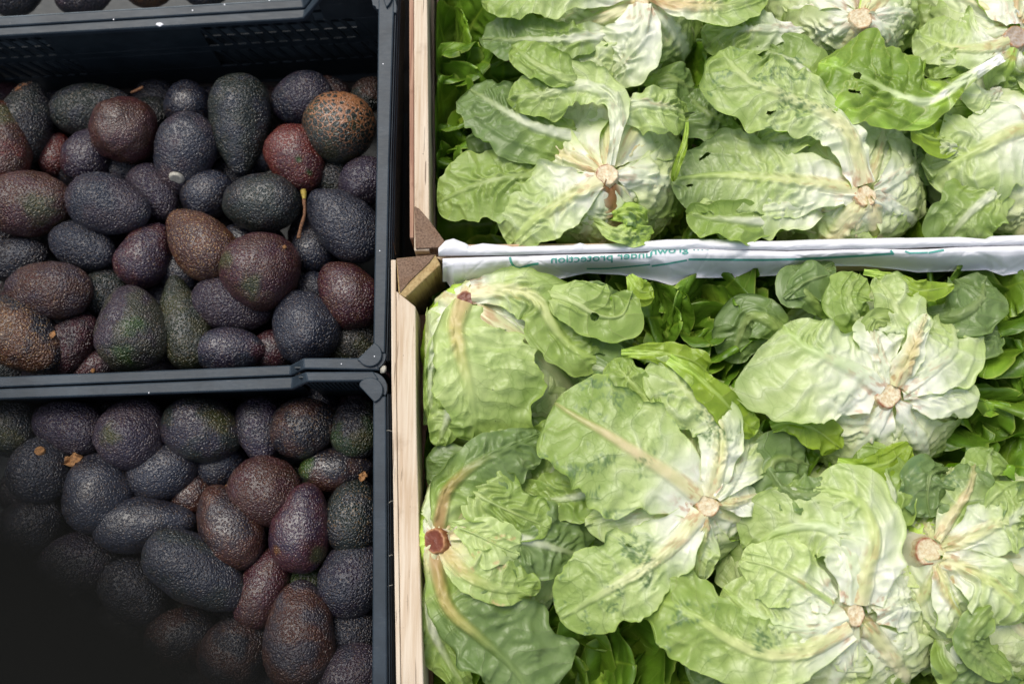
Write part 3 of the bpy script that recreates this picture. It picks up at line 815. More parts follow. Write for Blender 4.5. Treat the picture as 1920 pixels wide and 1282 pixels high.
    if stem:                                              # ('scar'|'stalk', px points)
        kind, pts = stem
        if kind == 'scar':
            (sx, sy, sr) = pts
            pp = P(sx, sy, zc + B * 0.75)
            dirn = np.array(pp) - p; dirn /= np.linalg.norm(dirn)
            zax = Vector(dirn); M3 = zax.to_track_quat('Z', 'Y').to_matrix()
            dist = np.max((Vw @ dirn))
            # radius of the skin along this direction
            cosang = (Vw @ dirn) / (np.linalg.norm(Vw, axis=1) + 1e-9)
            dist = np.linalg.norm(Vw[np.argmax(cosang)])
            bm = bmesh.new(); bmesh.ops.create_cone(bm, cap_ends=True, segments=18, radius1=sr * s * 1.1, radius2=sr * s * 0.85, depth=0.005)
            for v in bm.verts: v.co = M3 @ v.co + Vector(dirn) * (dist + 0.0006)
            o = bm_obj("stem_scar", bm, M_SCAR if c1 is not None and kind == 'scar' and sr > 9 else M_HUSK, root, 0.0008, True)
            o.location = loc; o.matrix_parent_inverse = Matrix.Translation(-loc)
        else:
            tube_obj("stalk", [P(*q_) for q_ in pts[0]], pts[1], M_STEM, root, i)
            if len(pts) > 2: tube_obj("stalk_foot", [P(*q_) for q_ in pts[2]], pts[3], M_STEMY, root, i + 1)
    return root

def tube_obj(name, pts, radii, mat, parent, seed=0, ns=10):
    c, v, L = spline(pts, 26, False)
    r = np.interp(v, np.linspace(0, 1, len(radii)), radii)
    r = r * (1 + 0.18 * vn(v * 9, 0, 0, seed))
    T = np.gradient(c, axis=0); T /= np.linalg.norm(T, axis=1)[:, None]
    h = np.array([0.0, 0.0, 1.0]) if abs(T[0, 2]) < 0.8 else np.array([0.0, 1.0, 0.0])
    S = np.cross(T, h); S /= np.linalg.norm(S, axis=1)[:, None]; Nn = np.cross(S, T)
    ph = np.linspace(0, 2 * math.pi, ns, endpoint=False)
    V = c[:, None, :] + r[:, None, None] * (np.cos(ph)[None, :, None] * S[:, None, :] + np.sin(ph)[None, :, None] * Nn[:, None, :])
    V = np.concatenate([c[:1][None].repeat(ns, 1), V, c[-1:][None].repeat(ns, 1)], 0)
    F = grid_faces(len(V), ns, True)
    return fast_mesh(name, V.reshape(-1, 3), F, mat, parent)

AV = [
 # x, y, half length, half width, direction of the narrow end, pear, colours, extra height, label, options
 (5, 270, 86, 50, 95, .3, 'brown', 'red', .02, "reddish brown avocado with a greenish shoulder, cut off by the picture's edge", dict(patch=(10, -50, 32, 'olive'), speck=.3)),
 (46, 232, 82, 50, 75, .4, 'black', 'dgreen', -.005, "blackish avocado with a thin tan scar across its top, behind the greenish-shouldered one", dict(net=(-5, -72, 30))),
 (172, 203, 78, 48, 8, .5, 'dgreen', 'blue', -.02, "dark green avocado lying along the back wall with a short stalk at its narrow end", dict(stem=('stalk', ([(246, 174, -.15), (258, 169, -.145), (268, 164, -.142)], [.0022, .0022, .0032])))),
 (235, 244, 63, 62, 60, .1, 'brown', 'wine', .02, "round glossy red-brown avocado in front of the dark green one with a stalk", dict(speck=.1, lump=1.6, patch=(5, -5, 42, 'brown'))),
 (165, 292, 55, 45, 60, .3, 'purple', 'wine', -.02, "dull purple avocado tucked beneath the round red-brown one", {}),
 (105, 290, 42, 30, 80, .2, 'red', 'wine', -.035, "deep red avocado sunk between the blackish one and the dull purple one", {}),
 (352, 197, 47, 44, 90, .2, 'blue', 'black', -.025, "small round blue-black avocado by the back wall with one white speck", {}),
 (285, 215, 40, 34, 20, .2, 'dgreen', 'black', -.045, "dark avocado deep in the gap behind the round red-brown one", {}),
 (346, 290, 80, 57, -110, .55, 'grey', 'mauve', .01, "grey-purple pear-shaped avocado with a pale stem scar at its lower tip", dict(stem=('scar', (320, 366, 14)), patch=(-25, 55, 32, 'mauve'))),
 (450, 234, 98, 57, -92, .7, 'dgreen', 'blue', .012, "large blue-green avocado standing blunt end up near the lattice window", {}),
 (568, 187, 62, 50, 190, .2, 'blue', 'purple', -.01, "blue-grey avocado between the large upright one and the net-scarred one", {}),
 (610, 178, 48, 36, 170, .2, 'black', 'brown', -.03, "blackish avocado mostly hidden behind the blue-grey one at the back wall", {}),
 (637, 239, 69, 66, 20, .15, 'dgreen', 'olive', .03, "round dark avocado covered by a net of orange-brown cork scars", dict(net=(20, -40, 92), lump=.6)),
 (556, 300, 68, 54, -70, .45, 'red', 'wine', .02, "bright brick-red pebbled avocado with a long dry stalk", dict(speck=.25, patch=[(15, 18, 7, 'green'), (32, 38, 7, 'green')], stem=('stalk', ([(570, 372, -.088), (571, 400, -.084), (563, 430, -.08), (560, 447, -.078)], [.0030, .0026, .0026, .0034], [(569, 358, -.095), (570, 366, -.09), (570, 374, -.088)], [.0046, .0042, .0034])))),
 (690, 178, 38, 30, 60, .2, 'dgreen', 'brown', -.03, "small dull avocado in the back corner behind the net-scarred one", {}),
 (497, 292, 36, 34, 60, .2, 'blue', 'black', -.03, "blue-black avocado showing a strip between the large upright one and the brick-red one", {}),
 (683, 340, 45, 50, 120, .2, 'purple', 'mauve', .0, "purple rounded avocado against the crate side below the net-scarred one", {}),
 (628, 335, 45, 42, 70, .2, 'dgreen', 'black', -.03, "dark green avocado in shade behind the brick-red one's shoulder", {}),
 (56, 382, 80, 60, 5, .2, 'brown', 'wine', .01, "large wine-brown avocado lying sideways under the reddish brown one", dict(patch=(40, 20, 35, 'olive'), speck=.3)),
 (204, 384, 84, 56, -18, .35, 'blue', 'mauve', .02, "broad blue-purple avocado lying beside the large wine-brown one", {}),
 (288, 362, 62, 42, -55, .3, 'purple', 'mauve', -.02, "ribbed purple avocado running down behind the one with a pale scar", {}),
 (390, 364, 50, 44, 30, .2, 'blue', 'black', -.02, "blue-black avocado half covered by the plump dark one", {}),
 (490, 381, 77, 55, 178, .15, 'dgreen', 'black', .015, "plump blackish avocado left of the long dry stalk", {}),
 (645, 420, 84, 55, 137, .4, 'blue', 'grey', .012, "blue-grey avocado beside the crate side, its shoulder next to the dry stalk", {}),
 (156, 462, 66, 43, -22, .25, 'blue', 'grey', .0, "small slate-blue avocado under the broad blue-purple one", {}),
 (32, 485, 60, 40, 10, .2, 'black', 'grey', -.02, "dull blackish avocado under the large wine-brown one by the picture's edge", {}),
 (273, 478, 63, 48, 62, .4, 'wine', 'purple', .0, "wine-purple avocado between the slate-blue and the speckled brown one", dict(speck=.3)),
 (374, 455, 80, 54, 133, .6, 'brown', 'brown2', .022, "brown avocado densely covered with pale tan dots", dict(speck=1.0)),
 (490, 506, 73, 71, 35, .25, 'wine', 'brown', .035, "big round red-brown avocado with yellowish freckles and a pointed tip", dict(patch=[(-55, -5, 22, 'olive'), (0, 45, 28, 'olive')], speck=.25, stem=('scar', (557, 441, 4)))),
 (588, 468, 46, 42, 80, .2, 'blue', 'black', -.03, "blue-black avocado in the gap below the long dry stalk", {}),
 (652, 552, 68, 54, 128, .45, 'wine', 'brown', .01, "dark wine avocado pressed against the crate side under the blue-grey one", dict(speck=.3)),
 (91, 544, 78, 53, 176, .2, 'brown', 'mauve', .02, "oval dusky brown avocado lying level above the rusty orange one", dict(speck=.3)),
 (203, 548, 46, 46, 70, .2, 'dgreen', 'black', -.03, "dark avocado in the gap right beside the oval dusky brown one", {}),
 (40, 632, 88, 62, -38, .5, 'black', 'tan', .02, "avocado crusted with rusty orange scars, narrow end down", dict(speck=.9, patch=(-25, -20, 45, 'tan'))),
 (133, 645, 62, 44, 48, .35, 'wine', 'black', -.01, "glossy dark wine avocado between the rusty orange one and the green-bellied one", {}),
 (247, 614, 83, 64, 98, .5, 'mauve', 'olive', .03, "large pear-shaped avocado with a green patch near its blunt bottom", dict(patch=[(28, 10, 24, 'green'), (10, 62, 22, 'green')])),
 (345, 604, 92, 45, 104, .75, 'olive', 'dgreen', .005, "long narrow olive-green avocado beside the green-bellied one", {}),
 (435, 572, 72, 50, -12, .25, 'mauve', 'purple', .0, "mauve avocado tucked under the big round freckled one", {}),
 (432, 656, 63, 41, 2, .4, 'grey', 'purple', .01, "ribbed slate avocado with a reddish tip by the lower crate rim", dict(patch=(58, 5, 22, 'wine'))),
 (515, 655, 40, 36, 20, .2, 'wine', 'black', -.02, "dark wine avocado in the gap by the lower rim beside the ribbed slate one", {}),
 (573, 613, 70, 60, 115, .3, 'grey', 'blue', .015, "plump frosted grey avocado by the lower rim near the corner lug", {}),
 (664, 642, 50, 44, 20, .2, 'olive', 'black', -.03, "dark olive avocado in the shaded corner beside the rounded lug", {}),
 (183, 685, 45, 30, 30, .2, 'wine', 'black', -.03, "little dark avocado at the lower rim with a dry flower bit on it", dict(stem=('scar', (176, 693, 4)))),
 (585, 540, 30, 32, 70, .2, 'blue', 'black', -.02, "blackish avocado behind the big round freckled one and the dark wine one", {}),
 (335, 510, 46, 36, -60, .2, 'blue', 'black', -.035, "blue-black avocado deep beneath the tan-dotted one", {}),
 (455, 455, 42, 36, 0, .2, 'black', 'blue', -.045, "black avocado deep between the plump blackish and the big round one", {}),
 # the next crate towards the viewer
 (22, 802, 50, 52, 60, .2, 'dgreen', 'black', .0, "dark avocado with a faint green patch in the blurred corner of its crate", dict(patch=(15, 20, 30, 'olive'), c=1)),
 (128, 800, 72, 48, 165, .35, 'purple', 'mauve', .005, "dusky purple avocado under the crate rim beside the faintly green one", dict(c=1)),
 (247, 812, 64, 60, 60, .2, 'mauve', 'purple', .015, "round mauve avocado with a pale greenish bloom under the rim", dict(patch=(-15, 10, 25, 'olive'), c=1)),
 (380, 806, 72, 56, -20, .2, 'dgreen', 'purple', .01, "round avocado with a green shoulder and a brown nick under the rim", dict(patch=(38, -12, 30, 'olive'), speck=.15, c=1)),
 (488, 808, 62, 44, -80, .5, 'purple', 'black', -.005, "dark purple avocado with a puckered lower end under the rim", dict(c=1)),
 (570, 802, 60, 54, 20, .15, 'black', 'brown', .005, "round brown-black pebbly avocado under the rim", dict(speck=.3, c=1)),
 (668, 803, 55, 46, 80, .2, 'black', 'green', .0, "dark avocado with a green tinge in the corner under the lug", dict(patch=(15, 20, 24, 'olive'), c=1)),
 (75, 882, 60, 55, 80, .15, 'grey', 'black', .01, "dull avocado showing its round brown stem scar upwards", dict(stem=('scar', (75, 846, 9)), c=1)),
 (305, 884, 64, 50, 20, .2, 'grey', 'blue', -.01, "slate avocado beneath the mauve one and the green-shouldered one", dict(c=1)),
 (186, 926, 74, 60, 95, .25, 'grey', 'black', .005, "dull grey avocado next to the dry brown husk", dict(c=1)),
 (414, 872, 46, 40, 20, .2, 'blue', 'black', -.035, "deep blue-black avocado in the gap under the green-shouldered one", dict(c=1)),
 (499, 922, 68, 60, -40, .15, 'brown', 'wine', .01, "round glossy red-brown avocado in the middle of the lower crate", dict(c=1)),
 (630, 881, 66, 40, 5, .3, 'black', 'brown', -.01, "dark avocado with one bright green end", dict(patch=(-52, -2, 24, 'green'), speck=.2, c=1)),
 (662, 968, 67, 50, 80, .2, 'dgreen', 'black', .01, "pebbly dark green avocado against the crate side with a husk above it", dict(speck=.4, c=1)),
 (430, 986, 80, 53, 118, .45, 'brown', 'black', .015, "matt brown avocado leaning narrow end up beside the deep red one", dict(speck=.2, c=1)),
 (566, 989, 79, 53, 82, .35, 'wine', 'purple', .025, "deep red-purple avocado with yellow-green blotches at its blunt end", dict(patch=[(35, 48, 18, 'olive'), (-37, 40, 10, 'tan')], c=1)),
 (272, 982, 90, 48, 4, .55, 'grey', 'black', .005, "grey avocado with a narrow neck, above the large elongated grey one", dict(c=1)),
 (362, 925, 42, 36, 60, .2, 'brown', 'black', -.03, "dark brown avocado in the gap above the matt brown leaning one", dict(c=1)),
 (370, 1072, 103, 55, -34, .45, 'grey', 'dgreen', .03, "large elongated grey avocado beside the blurred strap", dict(c=1)),
 (495, 1100, 76, 42, 68, .35, 'wine', 'brown', .005, "slim red-brown avocado beneath the elongated grey one's narrow end", dict(c=1)),
 (578, 1085, 40, 42, 90, .2, 'green', 'olive', -.03, "bright green avocado peeping out under the deep red-purple one", dict(c=1)),
 (658, 1085, 68, 56, 70, .2, 'grey', 'purple', .005, "violet-grey avocado against the crate side under the dark green one", dict(c=1)),
 (562, 1188, 93, 61, 90, .35, 'brown', 'grey', .03, "large brown-grey avocado standing on end near the picture's lower edge", dict(c=1)),
 (440, 1222, 65, 58, 60, .2, 'black', 'brown', .0, "dim avocado just beside the strap next to the large brown-grey one", dict(c=1)),
 (658, 1182, 44, 48, 60, .2, 'grey', 'black', -.02, "dull slate avocado behind the large brown-grey one by the crate side", dict(c=1)),
 (656, 1270, 66, 56, 40, .2, 'mauve', 'blue', .015, "violet avocado at the picture's lower edge by the crate side", dict(c=1)),
 (60, 985, 62, 52, 40, .2, 'black', 'grey', -.01, "blurred avocado under the one with the round stem scar", dict(c=1)),
 (150, 1055, 68, 52, 10, .2, 'black', 'purple', -.01, "blurred avocado under the dull grey one near the strap", dict(c=1)),
 (250, 1110, 66, 50, -50, .2, 'black', 'grey', -.01, "blurred avocado behind the blunt end of the elongated grey one", dict(c=1)),
 (340, 1195, 62, 50, 20, .2, 'black', 'brown', -.01, "blurred avocado below the elongated grey one", dict(c=1)),
 # the crate at the picture's upper edge
 (30, -12, 52, 42, 20, .2, 'black', 'mauve', .02, "dark avocado peeping over the speckled rim at the picture's upper corner", {}),
 (158, -8, 58, 38, 10, .2, 'mauve', 'black', .02, "dusky avocado peeping over the speckled rim above the white fleck", {}),
 (280, -28, 54, 42, 10, .2, 'tan', 'brown', .02, "brownish avocado peeping over the speckled rim beside the white fleck", dict(speck=.5)),
 (390, -24, 52, 36, 10, .2, 'grey', 'olive', .02, "greyish avocado peeping over the rim's thin end", dict(speck=.5)),
]
for i, (x, y, a, b, ang, pear, c1, c2, dz, lab, op) in enumerate(AV):
    op = dict(op); inc = bool(op.pop('c', 0))
    avocado(i + 1, x, y, a, b, ang, pear, c1, c2, dz - (0.02 if y < 20 else 0), lab, in_c=inc, **op)

# the layer beneath, seen in the gaps
_r = random.Random(9); k_ = 0
for (ya, yb, inc, nr) in ((205, 690, False, 5), (790, 1290, True, 5)):
    for r_ in range(nr):
        for c_ in range(8):
            x = 0 + c_ * 98 + (46 if r_ % 2 else 0) + _r.uniform(-12, 12); y = ya + (yb - ya) * r_ / (nr - 1) + _r.uniform(-12, 12)
            if x > 690: continue
            o = avocado(200 + k_, x, y, 54, 45, _r.uniform(0, 360), _r.uniform(.1, .4), _r.choice(('black', 'blue', 'purple', 'dgreen')), _r.choice(('black', 'wine', 'grey')), -0.078, "dark avocado of the lower layer, glimpsed only through gaps between those on top", in_c=inc)
            o["group"] = "lower layer avocados"; k_ += 1

def husk(px, py, z, ang, L_, label, seed):
    """shrivelled dry flake: a curled strip"""
    n, m = 18, 7
    v = np.linspace(0, 1, n); u = np.linspace(-1, 1, m); VV, UU = np.meshgrid(v, u, indexing='ij')
    w = 0.32 * L_ * np.sin(np.clip(VV, 0.03, 0.97) * math.pi) ** 0.7 * (1 + 0.4 * vn(VV * 8, UU * 2, 0, seed))
    X = (VV - .5) * L_; Y = UU * w; Z = 0.25 * L_ * (UU ** 2) * 0.5 + 0.12 * L_ * vn(VV * 5, UU * 3, 0, seed + 1) + 0.1 * L_
    t = math.radians(ang); p = P(px, py, z)
    V = np.stack([p[0] + X * math.cos(t) - Y * math.sin(t), p[1] + X * math.sin(t) + Y * math.cos(t), p[2] + Z], -1).reshape(-1, 3)
    o = fast_mesh("dry_husk", V, grid_faces(n, m), M_HUSK)
    s = o.modifiers.new("thickness", 'SOLIDIFY'); s.thickness = 0.0008
    tag(o, label, "husk")
husk(140, 862, -0.128, 20, 0.030, "dry brown husk lying between the grey avocados of the lower crate", 3)
husk(681, 893, -0.118, 70, 0.017, "tiny orange-brown husk on the dark avocado by the lower crate's side", 5)
husk(426, 914, -0.150, 40, 0.014, "small tan husk beside the round glossy avocado of the lower crate", 8)
husk(100, 628, -0.112, 60, 0.014, "pale dry flower bit by the avocado with rusty orange scars", 12)
for k, (x0, y0, x1, y1, z) in enumerate([(726, 946, 738, 938, -.008), (722, 1104, 736, 1096, -.008), (728, 1044, 737, 1040, -.008), (722, 808, 736, 809, -.004), (733, 440, 742, 478, -.03)]):
    o = tube_obj("straw_fibre", [P(x0, y0, z), P((x0 + x1) / 2, (y0 + y1) / 2 - 2, z + .001), P(x1, y1, z)], [.0005, .0004, .0003], M_SCAR if k < 4 else M_STEM, None, k, 6)
    tag(o, "thin straw fibre stuck on the ridged outer side of a black crate" if k < 4 else "dark bent fibre between the crates beside the wooden corner blocks", "fibre", "straw fibres" if k < 4 else None)

# ---------------------------------------------------------------- lettuces
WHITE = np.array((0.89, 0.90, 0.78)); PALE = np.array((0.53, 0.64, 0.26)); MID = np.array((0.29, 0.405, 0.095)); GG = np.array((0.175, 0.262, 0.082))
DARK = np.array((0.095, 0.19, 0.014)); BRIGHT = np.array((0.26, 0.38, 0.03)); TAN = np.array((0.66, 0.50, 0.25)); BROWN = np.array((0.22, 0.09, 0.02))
COLS = dict(white=WHITE, pale=PALE, mid=MID, gg=GG, dark=DARK, bright=BRIGHT, tan=TAN, brown=BROWN, dgg=np.array((0.13, 0.22, 0.08)), cream=np.array((0.80, 0.76, 0.46)), lime=np.array((0.42, 0.60, 0.10)))
XW_D = float(P(806, 300, 0)[0]) + 0.003; XW_E = float(P(782, 800, 0)[0]) + 0.003; Y_RAIL = float(P(1000, 475, 0)[1])
def leaf(parent, pts, wl, wr, hint=(0, 0, 1), seed=0, centre=None, kap=5.0, kapr=None, base='white', mid='pale', tip='mid', rib='white', ribtip=None,
         ribw=0.0085, ribh=0.0055, wr0=0.16, vm=0.6, ruffle=0.005, rfreq=11.0, blister=0.0032, wrinkle=0.0035, nlat=9, flip=False, upper=False, white_len=0.085,
         holes=(), bruise=0.0, brc='dgg', edge=1.0, nu=37, nv=64, tiltc=0.0, curl=0.0, name="leaf", taper=0.75, ragged=0.12, surf=None, lift=0.0, roll=0.6, lump=1.0):
    """one leaf grown along a spline of points; wl / wr half widths in metres"""
    if holes: nu, nv = 75, 120
    if surf is not None:
        v = np.linspace(0, 1, nv); v = 0.7 * v + 0.3 * np.sin(v * math.pi / 2)
        uu = np.linspace(-1, 1, nu); uu = np.sign(uu) * np.abs(uu) ** 1.25
        Vv, Uu = np.meshgrid(v, uu, indexing='ij'); au = np.abs(Uu)
        Pb, s, L = surf(Vv, Uu, seed)
        dv = np.gradient(Pb, axis=0); du = np.gradient(Pb, axis=1)
        NN = np.cross(du, dv); NN /= np.linalg.norm(NN, axis=2)[..., None] + 1e-12
        if NN[nv // 2, nu // 2, 2] < 0: NN = -NN
        su, sv = s * 1000, Vv * L * 1000
        Nn = NN[:, nu // 2]
    else:
        c, v, L = spline(pts, nv)
        T = np.gradient(c, axis=0); T /= np.linalg.norm(T, axis=1)[:, None] + 1e-12
        if centre is not None:
            h = c - np.array(centre); h[:, 2] *= 1.3; h /= np.linalg.norm(h, axis=1)[:, None]
            h = h * 0.8 + np.array([0, 0, 0.35])
        else:
            h = np.tile(np.array(hint, float), (nv, 1))
        Nn = h - (h * T).sum(1)[:, None] * T
        Nn /= np.linalg.norm(Nn, axis=1)[:, None] + 1e-9
        for i in range(1, nv):                                # keep the normal from turning over suddenly
            if (Nn[i] * Nn[i - 1]).sum() < 0: Nn[i] = -Nn[i]
        S = np.cross(T, Nn)
        if tiltc:
            a = math.radians(tiltc); S, Nn = S * math.cos(a) + Nn * math.sin(a), Nn * math.cos(a) - S * math.sin(a)
        uu = np.linspace(-1, 1, nu); uu = np.sign(uu) * np.abs(uu) ** 1.18
        Vv, Uu = np.meshgrid(v, uu, indexing='ij')
        au = np.abs(Uu)
        prof = np.where(v < vm, wr0 + (1 - wr0) * sstep(0, 1, v / vm) ** taper, np.sqrt(np.clip(1 - ((v - vm) / (1 - vm)) ** 2.2, 0, 1)))
        prof = np.maximum(prof, 0.02)
        Wd = np.where(Uu < 0, wl, wr) * prof[:, None]
        Wd = Wd * (1 + ragged * 1.5 * fbm(Vv * L / 0.03, np.sign(Uu) * 3.0, 0, seed + 1, 3) * sstep(0.1, 0.3, Vv))
        s = Uu * Wd
        su, sv = s * 1000, Vv * L * 1000                     # millimetres
        kk = np.where(Uu < 0, kap, kap if kapr is None else kapr) + 0.0
        kk = kk * (1 + 0.5 * vn(sv / 70, np.sign(Uu), 0, seed + 2))
        kk = np.where(np.abs(kk) < 1e-3, 1e-3, kk)
        ks = np.clip(kk * np.abs(s), -2.6, 2.6)
        off = np.sign(s) * np.sin(ks) / kk; drop = (1 - np.cos(ks)) / kk
    rollh = 0.0
    if surf is None and roll > 0:
        ra = np.clip(1.6 * vn(sv / 45, np.sign(Uu) * 5, 0, seed + 60) + 0.05, 0, 1) * roll
        e0 = 0.80
        th_ = np.clip((au - e0) / (1 - e0), 0, 1) * ra * 2.9
        span = Wd * (1 - e0); rad = span / np.maximum(ra * 2.9, 1e-3)
        m_ = (au > e0) & (ra > 0.03)
        off = np.where(m_, off - np.sign(s) * ((np.abs(s) - Wd * e0) - rad * np.sin(th_)) * np.cos(ks), off)
        rollh = np.where(m_, rad * (1 - np.cos(th_)), 0.0)
    # relief
    sgn = 1.0 if not upper else -1.0
    phase = (Vv * L - 0.40 * np.abs(s)) * nlat / 0.24 + 0.45 * np.sign(Uu) * 0.5 + 0.35 * fbm(sv / 34, su / 34, 0, seed + 3, 2)
    lob = np.abs(np.sin(math.pi * phase))
    env = sstep(0.0, 0.12, au) * (1 - 0.35 * sstep(0.55, 1.0, au)) * sstep(0.03, 0.2, Vv)
    d = -sgn * blister * (lob ** 0.8 - 0.6) * env
    wp = (Vv * L - 0.62 * np.abs(s)) / 0.021 + 1.0 * fbm(sv / 38, su / 30, 0, seed + 5, 2)
    wp2 = (Vv * L - 0.75 * np.abs(s)) / 0.0085 + 0.8 * fbm(sv / 18, su / 18, 0, seed + 15, 2)
    wenv = sstep(0.03, 0.14, au) * (1 - sstep(0.35, 0.85, au)) * sstep(0.08, 0.32, Vv) * (1 - 0.7 * sstep(0.6, 1.0, Vv))
    d = d + 0.85 * wrinkle * (0.5 + 0.5 * np.sin(2 * math.pi * wp)) ** 1.6 * wenv * np.clip(0.55 + 1.5 * vn(sv / 55 + 3, su / 45, 0, seed + 6), 0.05, 1.7)
    d = d + 0.10 * wrinkle * np.sin(2 * math.pi * wp2) * wenv * np.clip(0.6 + 1.2 * vn(sv / 30, su / 30, 0, seed + 16), 0, 1.5)
    d = d + lump * 0.0055 * fbm(su / 42, sv / 42, 0, seed + 7, 2) * sstep(0.05, 0.5, au + Vv * 0.4)
    d = d + 0.0004 * fbm(su / 9, sv / 9, 0, seed + 8, 2) * sstep(0.05, 0.3, au)
    d = d + lump * 0.0040 * (1 - np.abs(fbm(su / 24, sv / 40, 0, seed + 12, 1)) * 3).clip(0, 1) ** 1.5 * sstep(0.1, 0.4, au)
    er = sstep(0.45, 1.0, np.maximum(au, sstep(0.8, 1.0, Vv)))
    d = d + ruffle * er * np.sin(2 * math.pi * (rfreq * Vv * L + 0.8 * vn(sv / 40, np.sign(Uu) * 2, 0, seed + 9)) + np.sign(Uu)) * (0.5 + 0.9 * vn(sv / 45, Uu, 0, seed + 10))
    d = d + curl * (au ** 4 + 0.8 * sstep(0.8, 1, Vv) ** 2) * (0.6 + 0.6 * vn(sv / 60, np.sign(Uu) * 2, 0, seed + 11))
    rw = ribw * 1.12 * (1 - 0.80 * Vv ** 1.15); rh = ribh * 1.15 * (1 - 0.88 * Vv ** 1.2)
    q = np.abs(s) / rw
    d = d + rh * np.sqrt(np.clip(1 - (q * 0.85) ** 2, 0, 1)) - 0.0012 * np.exp(-((q - 1.5) / 0.5) ** 2) * (1 - Vv)
    if surf is not None:
        d = d + lift * (au ** 3 + sstep(0.75, 1.0, Vv) ** 2) * np.clip(0.55 + 0.9 * vn(sv / 38, np.sign(Uu) * 2, 0, seed + 40), -0.2, 1.6)
        d = d - 0.004 * sstep(0.55, 1.0, au) * np.clip(-vn(sv / 38, np.sign(Uu) * 2, 0, seed + 40), 0, 1)
        Pp = Pb + NN * d[..., None]
    else:
        Pp = c[:, None, :] + S[:, None, :] * off[..., None] + Nn[:, None, :] * (d - drop + rollh)[..., None]
    # leaves bend along the crate's side board instead of passing through it
    xw_ = XW_D if Pp[..., 1].mean() > Y_RAIL else XW_E
    if xw_ - 0.1 < Pp[..., 0].min() < xw_ + 0.02:
        X_ = Pp[..., 0]; Pp[..., 0] = np.where((X_ < xw_ + 0.018) & (Pp[..., 2] < 0.012), xw_ + 0.018 * np.exp(np.clip((X_ - xw_ - 0.018) / 0.018, -20, 0)), X_)
    # colour
    cb, cm, ct = COLS[base], COLS[mid], COLS[tip]
    dist = Vv * L + 0.45 * np.abs(s) + 0.010 * fbm(su / 22, sv / 22, 0, seed + 13, 2)
    t1 = sstep(white_len * 0.25, white_len * 1.25, dist)[..., None]; t2 = sstep(white_len * 0.9, white_len * 2.6, dist)[..., None]
    col = (cb * (1 - t1) + cm * t1) * (1 - t2) + ct * t2
    # folds nearer the side veins stay paler
    pv = ((1 - lob) ** 3 * env * 0.35 * (1 - t2[..., 0]))[..., None]
    col = col * (1 - pv) + cb * pv
    rc = COLS[rib]; rt = COLS[ribtip] if ribtip else (cm * 0.5 + np.array((0.45, 0.5, 0.22)) * 0.5)
    rcol = rc * (1 - Vv[..., None]) + rt * Vv[..., None]
    rm = (np.exp(-(q / 1.05) ** 4) * (1 - (0.93 * sstep(0.28, 0.7, Vv) if rib in ('brown2', 'tan', 'brown') else 0.65 * sstep(0.45, 1.0, Vv))))[..., None]
    col = col * (1 - rm) + rcol * rm
    if upper:
        eg = (np.maximum(sstep(0.955, 1.0, au), sstep(0.985, 1.0, Vv)) * 0.55)[..., None]; col = col * (1 - eg) + np.array((0.34, 0.44, 0.08)) * eg
        bb = (sstep(-0.2, 0.7, fbm(su / 30, sv / 30, 0, seed + 70, 2)) * 0.55)[..., None]; col = col * (1 + bb)
    if not upper:
        eg = (sstep(0.95, 1.0, au) * 0.5 * edge)[..., None]; col = col * (1 - eg) + (ct * 1.25 + np.array((0.06, 0.06, 0))) * eg
    st_ = sstep(0.25, 0.75, fbm(su / 7, sv / 12, 0, seed + 30, 3)) * (1 - sstep(0.008, 0.042, Vv * L))
    st_ = np.maximum(st_, 0.55 * sstep(0.45, 0.8, fbm(su / 5, sv / 18, 0, seed + 31, 3)) * np.exp(-(q / 1.3) ** 4) * (1 - sstep(0.05, 0.13, Vv * L))) 
    st_ = st_ * (0.75 if base == 'white' and not upper else 0.0)
    col = col * (1 - st_[..., None] * 0.8) + np.array((0.48, 0.20, 0.07)) * st_[..., None] * 0.8
    if bruise:
        bm_ = sstep(0.75 - 0.6 * bruise, 1.05, fbm((su * .8 + sv * .6) / 17, (sv * .8 - su * .6) / 26, 0, seed + 20, 4) + 0.12 + 0.55 * vn((su + sv) / 60, (sv - su) / 60, 0, seed + 23)) * sstep(0.15, 0.4, Vv)
        fleck = np.clip(0.5 + 1.1 * fbm((su + .5 * sv) / 4.1, (sv - .5 * su) / 4.1, 0, seed + 21, 3), 0, 1)
        k = (bm_ * fleck * 0.9)[..., None]; col = col * (1 - k) + COLS[brc] * k
    col = np.clip(col, 0.004, 0.9)
    tint = np.concatenate([col, (t2 * 0.6 + t1 * 0.4) + (1.0 if upper else 0.0)], -1).reshape(-1, 4)
    lm = np.stack([s + seed * 0.173, Vv * L + seed * 0.071, np.full_like(s, seed * 0.37)], -1).reshape(-1, 3)
    lp = np.stack([phase, np.exp(-(q / 1.1) ** 4), au], -1).reshape(-1, 3)
    F = grid_faces(nv, nu)
    if holes:
        fu = (Uu[:-1, :-1] + Uu[1:, 1:]).ravel() / 2; fv = (Vv[:-1, :-1] + Vv[1:, 1:]).ravel() / 2
        keep = np.ones(len(F), bool)
        for (hu, hv, ru, rv) in holes:
            keep &= ~((((fu - hu) / ru) ** 2 + ((fv - hv) / rv) ** 2) < 1 + 0.5 * vn(fu * 14, fv * 22, 0, seed))
        F = F[keep]
    # the outward face is the one the normal Nn points to
    F = F if not flip else F[:, ::-1]
    Nf = np.cross(Pp[8, nu // 2 + 1] - Pp[8, nu // 2], Pp[9, nu // 2] - Pp[8, nu // 2])
    if (Nf * Nn[8]).sum() < 0: F = F[:, ::-1]
    o = fast_mesh(name, Pp.reshape(-1, 3), F, M_LEAF, parent, dict(tint=tint, lm=lm, lp=lp))
    return o

def pt(l):
    return [P(x, y, z) for (x, y, z) in l]

